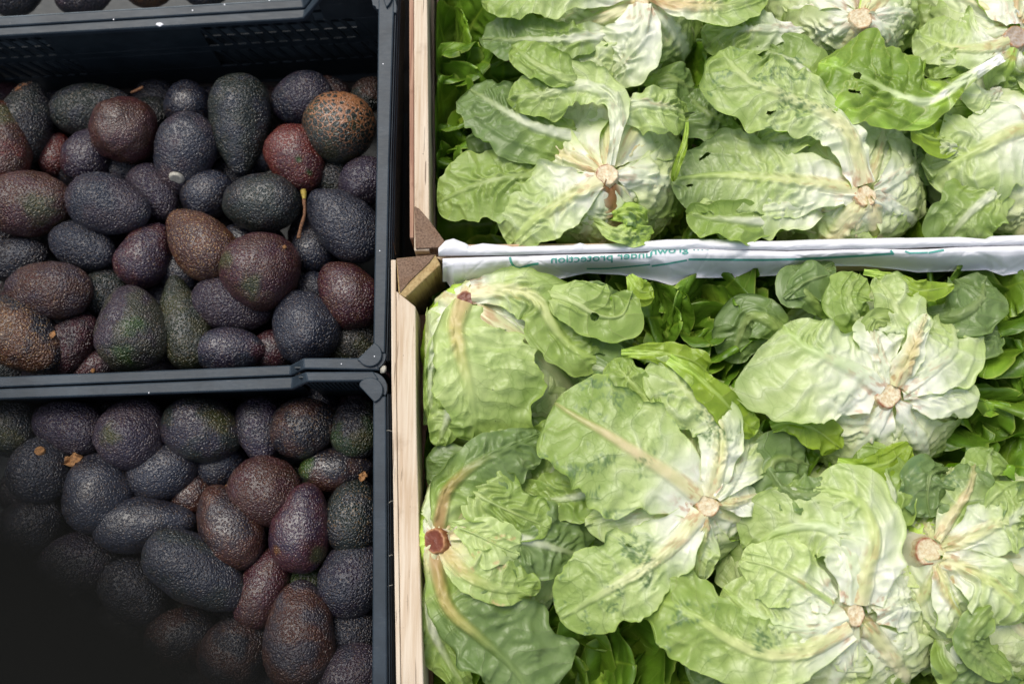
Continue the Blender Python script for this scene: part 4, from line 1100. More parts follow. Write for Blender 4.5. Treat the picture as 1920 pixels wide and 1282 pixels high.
def dome_surf(ctr, Rm, Hh, sh, asp, phi, dphi, a0, a1, off, bend, zs):
    """part of the ball round ctr whose midrib runs from the stem down the side facing phi"""
    def f(Vv, Uu, seed):
        A = a0 + (a1 - a0) * Vv * (1 - 0.10 * np.abs(Uu) ** 2 + 0.05 * fbm(Uu * 3, 0, 0, seed + 50, 3))
        hw = dphi * (0.62 + 0.38 * sstep(0, 0.5, Vv)) * (1 - 0.45 * sstep(0.62, 1.0, Vv) ** 1.5)
        hw = hw * (1 + 0.22 * fbm(Vv * 3.2, np.sign(Uu) * 3, 0, seed + 51, 3))
        F_ = phi + bend * np.sin(A) + hw * Uu
        sa, ca = np.sin(A), np.cos(A)
        lump = 1 + 0.035 * fbm(sa * np.cos(F_) * 2.4, sa * np.sin(F_) * 2.4, ca * 2, int(abs(ctr[0]) * 1000) % 97, 2)
        rr = (Rm + off) * lump * np.where(A > math.pi / 2, 1 - 0.12 * (A - math.pi / 2), 1)
        k = np.where(A < math.pi / 2, np.clip(1 - sa, 0, 1) ** 0.9, 0)
        X = ctr[0] + rr * sa * np.cos(F_) + sh[0] * k
        Y = ctr[1] + rr * sa * np.sin(F_) * asp + sh[1] * k
        Z = ctr[2] + (Hh + off) * lump * ca + (zs - ctr[2] - Hh) * k * np.exp(-(sa * Rm / 0.035) ** 2) - 0.010 * np.exp(-(sa * Rm / 0.022) ** 2)
        L = Rm * (a1 - a0) * 0.95
        return np.stack([X, Y, Z], -1), Uu * hw * np.maximum(sa, 0.08) * Rm, L
    return f

def stem_disc(parent, sx, sy, z, rpx, mat=None, ring=None, seed=0, tilt=(0, 0), squash=1.0):
    r = rpx * PX(z); p = P(sx, sy, z)
    M3 = Vector((tilt[0], tilt[1], 1)).normalized().to_track_quat('Z', 'Y').to_matrix()
    n = 30; ph = np.linspace(0, 2 * math.pi, n, endpoint=False)
    rad = 1 + 0.15 * vn(np.cos(ph) * 1.6, np.sin(ph) * 1.6, 0, seed) + 0.05 * vn(np.cos(ph) * 5, np.sin(ph) * 5, 0, seed + 8)
    prof = [(1.22, -0.016), (1.10, -0.006), (1.04, -0.002), (0.99, 0.0), (0.93, 0.0004), (0.85, 0.0002), (0.7, 0.0), (0.45, -0.0003), (0.2, -0.0004), (0.01, 0)]
    V = []; C_ = []
    face = dict(M_RUST=(0.17, 0.04, 0.014)).get('M_RUST') if mat is M_RUST else ((0.42, 0.36, 0.30) if mat is M_SCAR else (0.72, 0.65, 0.45))
    rr_ = ring or (0, 6.3, .05, 1)
    ang = (ph - rr_[0]) % (2 * math.pi); inr = 1 - sstep(0.0, 0.5, np.abs(ang - (rr_[1] - rr_[0]) / 2) - (rr_[1] - rr_[0]) / 2)
    rustc = np.array((0.30, 0.085, 0.03)) if (ring and len(ring) == 3) else np.array((0.52, 0.28, 0.13))
    for (k, zz) in prof:
        q = np.stack([np.cos(ph) * r * k * rad * squash, np.sin(ph) * r * k * rad, np.full(n, zz) + 0.0007 * vn(np.cos(ph) * 3 * k, np.sin(ph) * 3 * k, 0, seed + 3)], -1)
        V.append(q @ np.array(M3).T + p)
        w_ = (math.exp(-((k - 0.98) / 0.09) ** 2) * (0.25 + 0.75 * inr) * np.clip(0.75 + 0.9 * vn(np.cos(ph) * 4, np.sin(ph) * 4, k * 3, seed + 6), 0, 1))[:, None]
        C_.append(np.array(face) * (1 - w_) + rustc * w_)
    V = np.array(V); C_ = np.array(C_).reshape(-1, 3)
    o = fast_mesh("cut_stem", V.reshape(-1, 3), grid_faces(len(prof), n, True), M_CUTV, parent, dict(tint=np.concatenate([C_, np.ones((len(C_), 1))], 1), lm=V.reshape(-1, 3)))
    q2 = []
    for (k, zz) in ((0.95, -0.001), (1.05, -0.006), (1.18, -0.014), (1.42, -0.028), (1.8, -0.045)):
        kk = k * (1 + 0.10 * np.abs(np.sin(ph * 3.5 + seed)) * (k - 0.9) * 2)
        q2.append(np.stack([np.cos(ph) * r * kk * rad * (squash if k < 1.2 else 1), np.sin(ph) * r * kk * rad, np.full(n, zz)], -1) @ np.array(M3).T + p)
    q2 = np.array(q2).reshape(-1, 3)
    c2 = np.repeat(np.linspace(0, 1, 5) ** .6, n)[:, None]
    c2 = np.array((0.62, 0.42, 0.22)) * (1 - c2) + WHITE * c2
    fast_mesh("stem_foot", q2, grid_faces(5, n, True)[:, ::-1], M_LEAF, parent, dict(tint=np.concatenate([c2, np.zeros((len(c2), 1))], 1), lm=q2, lp=np.tile((0.3, 1.0, 0.1), (len(c2), 1))))
    return o

def head(label, C, R, stem, rz, heroes, n_auto=11, seed=0, zc=-0.092, Hh=0.106, srad=16, smat=None, ring=None, skip=(), core='pale', asp=1.0, tilt=(0, 0), a_end=(88, 112),
         auto_mid='pale', auto_tip='mid', group="upturned lettuces", squash=1.0, wfac=0.74):
    """a lettuce lying stem end up: pale heart, wrapper leaves growing from the cut stem over the dome, and single leaves traced in place"""
    rn = random.Random(seed * 31 + 7)
    ctr = P(C[0], C[1], zc)
    root = empty("lettuce", ctr, label, "lettuce", group)
    Rm = R * 1.06 * PX(zc + 0.04)
    ctrD = ctr.copy()
    st = P(stem[0], stem[1], rz)
    # heart: a lumpy, finely folded dome
    nv, nu = 60, 120
    th = np.linspace(0.02, 2.0, nv); ph = np.linspace(0, 2 * math.pi, nu, endpoint=False)
    TH, PH = np.meshgrid(th, ph, indexing='ij')
    dx, dy, dz = np.sin(TH) * np.cos(PH), np.sin(TH) * np.sin(PH), np.cos(TH)
    f = 1 + 0.05 * fbm(dx * 2.2, dy * 2.2, dz * 2.2, seed, 3) + 0.03 * (1 - np.abs(np.sin(PH * 9 + 4 * vn(dx * 3, dy * 3, dz * 3, seed + 2)))) ** 2
    sh = (st - ctr)[:2]
    k = (np.clip(dz, 0, 1) ** 1.5)[..., None]
    V = np.stack([dx * Rm * 0.86 * f, dy * Rm * 0.86 * asp * f, dz * (Hh - 0.012) * f], -1) + ctr
    V[..., :2] += k * sh * 0.9
    t = sstep(0.2, 1.1, TH)[..., None]
    col = WHITE * (1 - t) + np.array((0.62, 0.70, 0.32)) * t
    lm = V.reshape(-1, 3) * 1.0
    fast_mesh("heart", V.reshape(-1, 3), grid_faces(nv, nu, True), M_LEAF, root,
              dict(tint=np.concatenate([col, t * 0.8], -1).reshape(-1, 4), lm=lm, lp=np.stack([TH * 0 + 0.3, TH * 0, TH], -1).reshape(-1, 3)))
    # wrapper leaves hug the ball; those named in heroes with a short white rib take its direction
    sh = (st - ctr)[:2]; sh = sh * min(1.0, 0.72 * Rm / (np.linalg.norm(sh) + 1e-9))
    def dome_leaf(phi, lay, sd, **o):
        dphi = math.radians(o.pop('dphi', rn.uniform(40, 62))); a1 = math.radians(o.pop('a1', rn.uniform(70, 135)))
        kw = dict(seed=sd, mid='pale2' if lay < .9 else auto_mid, tip='pale' if lay < 0.7 else auto_tip, ribw=rn.uniform(0.0075, 0.011), ribh=rn.uniform(0.0055, 0.0085),
                  white_len=Rm * (0.80 - 0.28 * lay) * rn.uniform(.8, 1.2), ruffle=rn.uniform(0.001, 0.003), rib='white' if rn.random() < .35 else 'cream', ribtip='cream2', nlat=rn.choice((9, 10, 12)),
                  wrinkle=rn.uniform(.004, .0075), blister=.0028, lift=rn.uniform(.002, .011), lump=.8, nu=51, nv=66)
        kw.update({k: v for k, v in o.items() if k in ('rib', 'ribtip', 'ribw', 'ribh', 'bruise', 'brc')})
        leaf(root, None, 0, 0, surf=dome_surf(ctr, Rm, Hh - 0.014, sh, asp, phi, dphi, 0.10, a1, 0.0135 * lay + 0.001, rn.uniform(-.3, .3) * (0 if 'rib' in o else 1), rz - 0.012 + 0.004 * lay), **kw)
    for i in range(n_auto):
        phi = i * 2.39996 + rn.uniform(-0.25, 0.25) + seed
        dome_leaf(phi, 0.75 * i / max(1, n_auto - 1), seed * 100 + i)
    rest = []
    nshort = 0
    for j, hr in enumerate(heroes):
        o = dict(hr[3]) if len(hr) > 3 else {}
        if o.get('white_len', .085) >= .10 and len(hr[0]) <= 4 and max(hr[1], hr[2]) < 64 and 'tip' not in o:
            e = P(*hr[0][-1]) - ctr
            dome_leaf(math.atan2(e[1] / asp, e[0]), 0.85 + 0.03 * nshort, seed * 100 + 50 + j, a1=rn.uniform(85, 120), dphi=rn.uniform(30, 46), rib=o.get('rib', 'white'), ribtip=o.get('ribtip', 'pale'), ribw=o.get('ribw', .0085) * 1.05, ribh=o.get('ribh', .006) * 1.1, bruise=o.get('bruise', 0))
            nshort += 1
        else: rest.append((j, hr, o))
    for j, hr, o in rest:
        u = PX(0); p0 = list(hr[0][0])
        if math.hypot(p0[0] - stem[0], p0[1] - stem[1]) > 60:        # rooted out of sight under its neighbours
            p0[2] -= 0.024; hr = ([tuple(p0)] + list(hr[0][1:]),) + tuple(hr[1:])
        o.setdefault('seed', seed * 100 + 50 + j); o.setdefault('kap', 3.5)
        o.setdefault('ruffle', .007); o.setdefault('wrinkle', .0055)
        if max(hr[1], hr[2]) > 45: o.setdefault('nu', 61); o.setdefault('nv', 84)
        if max(hr[1], hr[2]) > 60: o.setdefault('wr0', .34); o.setdefault('vm', .52)
        leaf(root, pt(hr[0]), hr[1] * u, hr[2] * u, **o)
    if srad:
        stem_disc(root, stem[0], stem[1], rz + 0.006, srad * 1.08, smat, ring, seed, tilt, squash)
    return root

def rosette(label, x, y, Rpx, ztop, n, seed, tilt=(0.0, 0.0), group="green lettuces underneath", col='dark', col2='bright', spread=1.0, arc=(0, 360), zb=-0.2):
    """a lettuce the right way up: upright glossy green leaves round a centre"""
    rn = random.Random(seed * 13 + 1)
    b = P(x, y, zb); R = Rpx * PX(ztop)
    root = empty("lettuce", b, label, "lettuce", group)
    top = P(x, y, ztop)
    for i in range(n):
        lay = i / max(1, n - 1)
        a = math.radians(arc[0]) + (i * 2.39996 % (2 * math.pi)) * (arc[1] - arc[0]) / 360.0 + rn.uniform(-.25, .25)
        dr = np.array([math.cos(a), math.sin(a), 0])
        rr = R * (0.42 + 0.75 * lay) * rn.uniform(0.85, 1.15) * spread
        zt = ztop - 0.022 * lay - 0.010 * rn.random(); tc = np.array([top[0], top[1], 0])
        lean = rn.uniform(0.75, 1.15); tw = np.array([-dr[1], dr[0], 0]) * rr * rn.uniform(-.25, .25)
        pts = [tc + dr * rr * 0.10 + np.array([0, 0, zt - 0.115]),
               tc + dr * rr * 0.42 * lean + np.array([0, 0, zt - 0.080]),
               tc + dr * rr * 0.74 * lean + tw * .4 + np.array([0, 0, zt - 0.038]),
               tc + dr * rr * 0.95 * lean + tw * .8 + np.array([0, 0, zt - 0.006]),
               tc + dr * rr * 1.12 * lean + tw + np.array([0, 0, zt + rn.uniform(-.016, .014)])]
        w = rr * rn.uniform(0.62, 0.92) + 0.018
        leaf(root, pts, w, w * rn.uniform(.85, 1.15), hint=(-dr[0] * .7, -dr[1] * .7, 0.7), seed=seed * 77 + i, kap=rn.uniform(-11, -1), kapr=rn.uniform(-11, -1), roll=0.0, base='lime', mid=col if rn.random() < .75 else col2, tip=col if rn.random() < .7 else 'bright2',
             rib='lime', ribtip='bright', ribw=0.004, ribh=-0.002, upper=True, white_len=0.05, blister=0.0018, wrinkle=0.004, ruffle=0.006, rfreq=14.0, nlat=8, ragged=.12, lump=.4, nu=(29 if group[0] == 'g' else 21), nv=(42 if group[0] == 'g' else 28), vm=0.46, wr0=.4, curl=rn.uniform(-.012, .006))
    return root
COLS['pale2'] = np.array((0.70, 0.76, 0.42)); COLS['cream2'] = np.array((0.66, 0.70, 0.36)); COLS['bright2'] = np.array((0.14, 0.25, 0.018))

# ---- green lettuces showing in the gaps
GR = [
 (838, 40, 72, -0.035, "dark green lettuce in the far corner of the back crate beside the wooden side board", 0),
 (838, 180, 74, -0.045, "glossy dark green lettuce beside the back crate's side board, below the corner one", 0),
 (835, 300, 60, -0.06, "narrow dark green lettuce by the side board, above the pale rounded flat leaf", 0),
 (1290, 110, 62, -0.05, "dark green lettuce in the gap between the two upturned heads at the picture's upper edge", 0),
 (1245, 240, 50, -0.07, "green lettuce standing in the narrow gap between the two big upturned heads", 0),
 (1275, 415, 78, -0.055, "green lettuce behind the paper roll between the two big upturned heads", 0),
 (1690, 440, 74, -0.07, "green lettuce behind the paper roll near the third upturned head", 0),
 (1225, 600, 85, -0.03, "bright green lettuce with a torn hole under the printed paper", 0),
 (1330, 575, 80, -0.03, "green lettuce with tall folded leaves in front of the printed paper", 0),
 (1335, 665, 60, -0.055, "green lettuce low between the curled leaf and the burnt-rib head", 0),
 (1860, 540, 95, -0.03, "dark green lettuce in front of the paper near the picture's edge", 0),
 (1885, 690, 95, -0.045, "green lettuce with crowded crinkled leaves by the picture's edge", 0),
 (1475, 830, 82, -0.04, "bright green lettuce peeping out below the burnt-rib head", 1),
 (1640, 880, 70, -0.04, "yellow-green lettuce directly below the burnt-rib head's lower ribs", 1),
 (1120, 1250, 105, -0.055, "green lettuce at the lower edge between two upturned heads", 0),
 (1130, 990, 70, -0.08, "green lettuce in the dark gap under the mould-spotted leaf", 0),
 (830, 860, 60, -0.075, "dark green lettuce beside the front crate's side board between two wilted heads", 0),
 (850, 1240, 80, -0.06, "green lettuce beside the front crate's side board in the near corner", 0),
 (1790, 1250, 110, -0.045, "grey-green lettuce at the lower edge beside the brown-cut head", 0),
 (1830, 830, 80, -0.05, "limp dark lettuce between the burnt-rib head and the brown-cut head", 0),
]
for i, (x, y, R_, zt, lab, br) in enumerate(GR):
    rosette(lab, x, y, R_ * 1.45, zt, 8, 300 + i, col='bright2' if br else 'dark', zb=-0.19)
# low lettuces filling the crates' depth
LOW = []
_r = random.Random(4)
for (y0, y1, n) in ((10, 420, 3), (560, 1300, 5)):
    for r_ in range(n):
        for c_ in range(7):
            LOW.append((880 + c_ * 175 + (85 if r_ % 2 else 0) + _r.uniform(-20, 20), y0 + (y1 - y0) * r_ / (n - 1) + _r.uniform(-20, 20)))
for i, (x, y) in enumerate(LOW):
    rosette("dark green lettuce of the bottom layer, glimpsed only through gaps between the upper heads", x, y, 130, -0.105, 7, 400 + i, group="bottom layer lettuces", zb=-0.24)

# ---------------------------------------------------------------- upturned lettuces of the back crate
COLS['olive2'] = np.array((0.24, 0.33, 0.06)); COLS['bright3'] = np.array((0.20, 0.32, 0.04))
COLS['brown2'] = np.array((0.50, 0.31, 0.14))
GL = dict(lump=.6, base='mid', mid='gg', tip='gg', white_len=0.05, rib='mid')          # greyish green flat outer leaf
head("upturned lettuce at the upper edge with one big pale rib running downwards", (1160, 45), 130, (1206, 0), 0.02, [
    ([(1030, 130, -.02), (1100, 110, .0), (1150, 140, -.005)], 60, 40, dict(mid='pale', tip='mid', white_len=.1)),
    ([(1190, 60, .015), (1080, 75, .012), (990, 75, .005), (900, 70, -.03)], 45, 55, dict(tip='gg', mid='mid')),
    ([(1180, 0, .02), (1080, -15, .03), (980, -12, .03), (900, 0, .0)], 52, 60, dict(mid='pale', tip='mid', white_len=.09)),
    ([(1205, 12, .022), (1200, 60, .022), (1172, 112, .008), (1128, 146, -.02)], 58, 85, dict(ribw=.011, ribh=.007, white_len=.14, kap=6)),
    ([(1215, 15, .02), (1250, 50, .01), (1282, 78, -.02)], 45, 35, dict(ribw=.010, ribh=.007, white_len=.12, kap=8)),
    ([(1215, 2, .022), (1290, 12, .03), (1370, 8, .028), (1440, -20, .01)], 45, 50, dict(rib='tan', ribtip='cream', mid='pale', tip='mid', ribw=.012, kap=1)),
], seed=1, srad=14, skip=((0, 30), (270, 25)))
head("upturned lettuce with a brown-stained rib below its round white cut stem", (1130, 318), 142, (1140, 328), 0.024, [
    ([(1080, 300, -.02), (1000, 285, -.03), (930, 285, -.05), (870, 310, -.07)], 60, 60, GL),
    ([(1060, 330, .0), (970, 330, .004), (885, 350, -.005), (812, 385, -.03)], 70, 62, dict(GL, mid='mid', tip='mid', kap=2.2, ruffle=.005)),
    ([(1090, 262, .01), (1010, 240, .014), (940, 205, .008), (880, 165, -.015)], 88, 66, dict(base='mid', mid='mid', tip='gg', kap=2, white_len=.05, ruffle=.004, curl=.004)),
    ([(1210, 160, -.02), (1260, 150, -.03), (1300, 170, -.05)], 45, 45, GL),
    ([(1150, 210, .02), (1200, 195, .03), (1250, 200, .025), (1295, 215, .0)], 42, 62, dict(mid='pale', tip='mid', white_len=.06, kap=4, ruffle=.009)),
    ([(1120, 170, .03), (1060, 150, .038), (1000, 118, .036), (958, 84, .02)], 30, 48, dict(base='pale', mid='mid', tip='mid', rib='pale', white_len=.05, kap=4, curl=.004)),
    ([(1120, 332, .022), (1085, 308, .022), (1030, 285, .012), (990, 245, .004)], 45, 45, dict(rib='cream', ribtip='tan', white_len=.12, kap=5, ribw=.008)),
    ([(1144, 310, .024), (1152, 260, .036), (1156, 215, .040), (1140, 178, .038), (1085, 160, .036), (1010, 178, .030), (955, 190, .012)], 48, 58, dict(mid='pale', tip='mid', white_len=.11, ribw=.013, ribh=.007, kap=5, vm=.7, taper=1.2, wrinkle=.005)),
    ([(1125, 340, .022), (1065, 372, .022), (1000, 415, .008), (955, 462, -.02)], 55, 95, dict(rib='cream', ribtip='lime', mid='pale', tip='mid', white_len=.10, ribw=.011, ribh=.007, kap=4, nlat=7)),
    ([(1160, 326, .022), (1210, 330, .015), (1262, 326, -.02)], 62, 52, dict(ribw=.010, white_len=.14, kap=9)),
    ([(1140, 350, .022), (1150, 385, .018), (1158, 420, .0), (1160, 450, -.03)], 40, 45, dict(rib='brown', ribtip='tan', ribw=.011, white_len=.13, kap=9)),
    ([(1132, 350, .02), (1112, 400, .015), (1090, 450, -.02)], 38, 38, dict(ribw=.010, white_len=.13, kap=9)),
    ([(1150, 410, .012), (1180, 398, .022), (1215, 420, .012)], 26, 28, dict(base='lime', mid='olive2', tip='olive2', rib='lime', wrinkle=.007, ruffle=.012, bruise=.5, kap=9)),
    ([(1120, 425, .012), (1165, 440, .02), (1222, 440, .004)], 22, 24, dict(base='pale', mid='lime', tip='olive2', rib='pale', wrinkle=.006, ruffle=.012, bruise=.4, kap=6)),
], seed=2, srad=20, ring=(-1.5, 0.7, .20), skip=((95, 22),), wfac=.55)
head("upturned lettuce whose long rib runs level to a flat pierced leaf behind the paper", (1560, 330), 150, (1622, 367), 0.022, [
    ([(1390, 250, -.02), (1330, 215, -.03), (1290, 180, -.05)], 60, 60, GL),
    ([(1560, 210, .0), (1520, 150, .012), (1480, 110, .008), (1420, 95, -.01)], 75, 60, dict(base='mid', mid='mid', tip='gg', kap=3, bruise=.25)),
    ([(1605, 357, .022), (1520, 342, .024), (1420, 334, .016), (1330, 328, .0), (1258, 335, -.02)], 90, 95, dict(rib='cream', ribtip='lime', mid='pale', tip='gg', white_len=.12, ribw=.010, ribh=.006, kap=3.2, wrinkle=.006, nlat=10, holes=((.55, .82, .07, .025), (-.25, .9, .05, .02)), vm=.62)),
    ([(1560, 380, .01), (1480, 385, .015), (1400, 395, .006), (1310, 385, -.01)], 62, 40, dict(mid='pale', tip='mid', white_len=.12, kap=4)),
    ([(1480, 420, .0), (1420, 415, .012), (1350, 410, .01), (1290, 405, -.01)], 45, 35, dict(base='mid', mid='mid', tip='mid', kap=3, curl=.008)),
    ([(1560, 250, .01), (1500, 255, .016), (1450, 262, .014), (1420, 290, .0)], 32, 30, dict(mid='pale', tip='mid', white_len=.05, ruffle=.012, bruise=.3, kap=5)),
    ([(1618, 346, .024), (1606, 300, .036), (1586, 250, .044), (1545, 212, .046), (1470, 180, .044), (1400, 150, .040), (1350, 92, .026)], 92, 66, dict(rib='cream', ribtip='pale', mid='pale', tip='mid', white_len=.14, ribw=.012, ribh=.007, kap=2.6, bruise=.22, vm=.72, taper=1.1, holes=((-.5, .62, .06, .02),), ruffle=.007)),
    ([(1640, 350, .02), (1680, 320, .01), (1700, 290, -.02)], 40, 50, dict(ribw=.009, white_len=.14, kap=9)),
    ([(1642, 372, .018), (1675, 385, .005), (1700, 380, -.02)], 40, 40, dict(ribw=.009, white_len=.14, kap=9)),
    ([(1628, 388, .02), (1640, 415, .012), (1655, 440, -.015)], 34, 34, dict(rib='cream', ribtip='tan', ribw=.011, white_len=.14, kap=9)),
    ([(1612, 388, .02), (1580, 420, .012), (1555, 448, -.015)], 40, 36, dict(rib='cream', ribtip='cream', ribw=.013, white_len=.14, kap=8)),
], seed=3, srad=19, ring=(-0.8, 2.0, .09, 1), skip=((110, 20),))
head("upturned lettuce with an orange-rimmed cut stem at the upper edge, above the loose green leaf", (1575, 20), 125, (1614, 33), 0.018, [
    ([(1500, 60, .0), (1440, 55, .005), (1370, 60, .0), (1320, 90, -.03)], 55, 50, dict(mid='mid', tip='mid', kap=3)),
    ([(1590, 42, .018), (1540, 62, .016), (1490, 92, -.005)], 38, 55, dict(rib='white', ribtip='pale', ribw=.010, white_len=.1, kap=6)),
    ([(1635, 48, .018), (1670, 72, .012), (1712, 92, -.01)], 55, 35, dict(ribw=.009, white_len=.14, kap=7, ribtip='lime')),
    ([(1625, 20, .018), (1680, 5, .01), (1715, 10, -.03)], 50, 50, dict(ribw=.008, white_len=.14, kap=8)),
    ([(1600, 20, .02), (1590, -20, .015), (1580, -60, 0)], 50, 50, dict(white_len=.14)),
], seed=4, srad=21, ring=(1.2, 5.4, .09, 1), skip=())
head("upturned lettuce with a greyish pink stem at the picture's upper corner", (1850, 20), 145, (1905, 68), 0.012, [
    ([(1890, 78, .014), (1840, 92, .012), (1780, 88, .0), (1715, 62, -.02)], 45, 95, dict(rib='cream', ribtip='lime', mid='pale', tip='mid', white_len=.08, ribw=.009, wrinkle=.006, kap=5)),
    ([(1900, 85, .012), (1890, 130, .006), (1880, 165, -.02)], 60, 60, dict(rib='lime', ribtip='mid', mid='mid', tip='gg', white_len=.04, ribw=.009, kap=5)),
    ([(1840, 130, .0), (1790, 118, .004), (1730, 130, -.03)], 35, 30, dict(base='mid', mid='mid', tip='gg')),
    ([(1900, 50, .016), (1890, 10, .01), (1880, -40, 0)], 70, 70, dict(mid='pale', tip='mid', white_len=.12)),
    ([(1925, 75, .01), (1980, 90, .0), (2030, 110, -.03)], 60, 60, dict(mid='pale')),
], seed=5, srad=20, smat=M_SCAR, skip=())
head("upturned lettuce at the picture's edge with a long greenish rib slanting to a folded leaf", (1890, 310), 160, (1975, 245), 0.02, [
    ([(1780, 290, -.02), (1730, 300, -.03), (1690, 330, -.05)], 60, 60, dict(GL, tip='dgg')),
    ([(1830, 210, .0), (1770, 215, .0), (1710, 260, -.04)], 60, 60, GL),
    ([(1900, 340, .01), (1840, 380, .01), (1790, 430, -.01), (1770, 470, -.04)], 70, 70, dict(base='pale', mid='mid', tip='gg', white_len=.08, kap=5, wrinkle=.005)),
    ([(1955, 240, .022), (1900, 248, .028), (1840, 278, .022), (1790, 305, .008), (1740, 340, -.02)], 95, 85, dict(rib='cream', ribtip='lime', mid='pale', tip='mid', white_len=.12, ribw=.011, ribh=.007, kap=5, wrinkle=.005)),
    ([(1880, 170, .0), (1850, 185, .012), (1830, 215, .014)], 45, 60, dict(mid='pale', white_len=.08)),
    ([(1810, 300, .012), (1770, 275, .015), (1740, 285, .0)], 26, 30, dict(base='pale', mid='mid', tip='mid', ruffle=.01)),
], seed=6, srad=20, skip=((180, 20),), a_end=(95, 118))
# loose leaf lying inner side up
lf = empty("loose_leaf", P(1700, 170, .03), "loose lettuce leaf lying inner side up, saturated green blade and white rib, between four heads", "lettuce leaf")
leaf(lf, pt([(1880, 108, .045), (1800, 155, .05), (1745, 190, .046), (1690, 180, .046), (1620, 145, .050), (1535, 118, .026)]), 96 * U, 108 * U, seed=901, kap=2.5, base='white', mid='bright', tip='bright3', rib='white', ribtip='lime', ribw=.007, ribh=.001, upper=True, white_len=.075, vm=.74, wr0=.10,
     taper=1.9, blister=.006, wrinkle=.007, ruffle=.008, holes=((-.02, .80, .07, .02), (-.35, .78, .05, .03)), nlat=7, nv=80, nu=45, name="blade")
lf2 = empty("loose_leaf", P(1735, 225, .0), "small bright green leaf curled under the loose saturated leaf's dark crumpled foot", "lettuce leaf")
leaf(lf2, pt([(1700, 235, .03), (1730, 255, .028), (1760, 262, .02), (1800, 240, .01)]), 40 * U, 34 * U, seed=903, kap=5, base='bright', mid='bright', tip='bright', rib='lime', ribw=.003, ruffle=.01, name="blade")

# ---------------------------------------------------------------- upturned lettuces of the front crate
head("wilted upturned lettuce with an orange rib hanging from under the paper in the crate's corner", (935, 690), 150, (872, 562), 0.006, [
    ([(820, 640, -.02), (800, 720, -.03), (795, 800, -.05)], 40, 40, dict(GL, ruffle=.012)),
    ([(840, 600, .0), (815, 660, -.002), (805, 730, -.012), (815, 800, -.03)], 26, 30, dict(mid='mid', tip='mid', base='pale', ruffle=.012, kap=8, wrinkle=.007)),
    ([(860, 730, -.01), (840, 780, -.01), (820, 835, -.03)], 30, 34, dict(mid='mid', tip='mid', base='pale', kap=5)),
    ([(880, 780, .0), (930, 810, .0), (1000, 820, -.02), (1040, 800, -.04)], 50, 50, dict(GL)),
    ([(1000, 560, .01), (1060, 575, .012), (1130, 610, .004), (1190, 650, -.02)], 60, 78, dict(base='mid', mid='gg', tip='gg', kap=2.5)),
    ([(1000, 548, .02), (1060, 560, .034), (1120, 590, .036), (1165, 590, .03), (1185, 550, .02)], 50, 46, dict(base='pale', mid='pale', tip='mid', white_len=.04, rib='pale', ribw=.005, holes=((.1, .58, .12, .035),), kap=3, ruffle=.004, wrinkle=.001, edge=1.5)),
    ([(885, 552, .012), (950, 545, .020), (1005, 562, .024), (1040, 615, .022), (1085, 660, .016), (1150, 678, .0)], 75, 55, dict(rib='cream', ribtip='lime', mid='pale', tip='mid', white_len=.05, ribw=.010, ribh=.006, kap=4.5, wrinkle=.006)),
    ([(868, 568, .012), (855, 610, .022), (862, 660, .030), (880, 730, .028), (890, 790, .012), (888, 830, -.01)], 165, 62, dict(rib='tan', ribtip='lime', base='pale', mid='pale', tip='mid', white_len=.09, ribw=.011, ribh=.007, kap=3.6, kapr=7, wrinkle=.005, nlat=10, vm=.58, ruffle=.004)),
], seed=7, srad=15, smat=M_RUST, skip=((110, 60), (180, 50)))

head("brown-ribbed decaying upturned lettuce with a dark red cut stem against the wooden side board", (935, 1000), 140, (814, 1014), 0.010, [
    ([(900, 860, -.02), (850, 870, -.03), (810, 920, -.05)], 50, 50, GL),
    ([(960, 900, .0), (1010, 940, .0), (1060, 1000, -.02), (1075, 1040, -.04)], 60, 60, dict(GL, mid='mid')),
    ([(900, 1000, .01), (980, 1010, .018), (1050, 1030, .004), (1090, 1040, -.02)], 75, 75, dict(base='mid', mid='mid', tip='gg', kap=4, white_len=.04)),
    ([(860, 900, .0), (900, 930, .02), (960, 960, .024), (1030, 990, .01)], 60, 55, dict(base='pale', mid='mid', tip='mid', kap=4, rib='pale', ribw=.003, wrinkle=.006)),
    ([(850, 985, .01), (890, 1000, .022), (930, 1020, .026), (975, 1040, .02)], 48, 42, dict(base='pale', mid='pale', tip='pale', kap=4, rib='pale', ribw=.002, bruise=.25, brc='tan', wrinkle=.004)),
    ([(820, 1005, .0), (828, 960, .012), (842, 915, .020), (890, 872, .022), (950, 842, .018), (1018, 812, .004)], 38, 78, dict(rib='brown2', ribtip='olive2', base='pale', mid='mid', tip='gg', white_len=.06, ribw=.009, ribh=.007, kap=4.5, wrinkle=.006, kapr=4)),
    ([(825, 1020, .0), (850, 1050, .018), (885, 1082, .024), (940, 1104, .020), (1010, 1104, .004)], 62, 30, dict(rib='tan', ribtip='lime', base='cream', mid='pale', tip='mid', white_len=.06, ribw=.009, ribh=.006, kap=5, wrinkle=.006, bruise=.2, brc='tan')),
    ([(816, 1030, .0), (824, 1090, .010), (845, 1145, .016), (900, 1195, .018), (960, 1250, .010), (1010, 1320, -.01)], 125, 60, dict(rib='brown2', ribtip='lime', base='cream', mid='mid', tip='gg', white_len=.05, ribw=.009, ribh=.007, kap=3.2, wrinkle=.006, vm=.66)),
    ([(815, 1060, -.01), (805, 1120, -.02), (820, 1200, -.03), (880, 1300, -.05)], 36, 36, dict(base='pale', mid='mid', tip='mid', ruffle=.012, kap=6)),
], seed=8, srad=20, smat=M_RUST, tilt=(-.5, 0), squash=1.0, skip=((180, 60), (90, 30), (270, 30)))
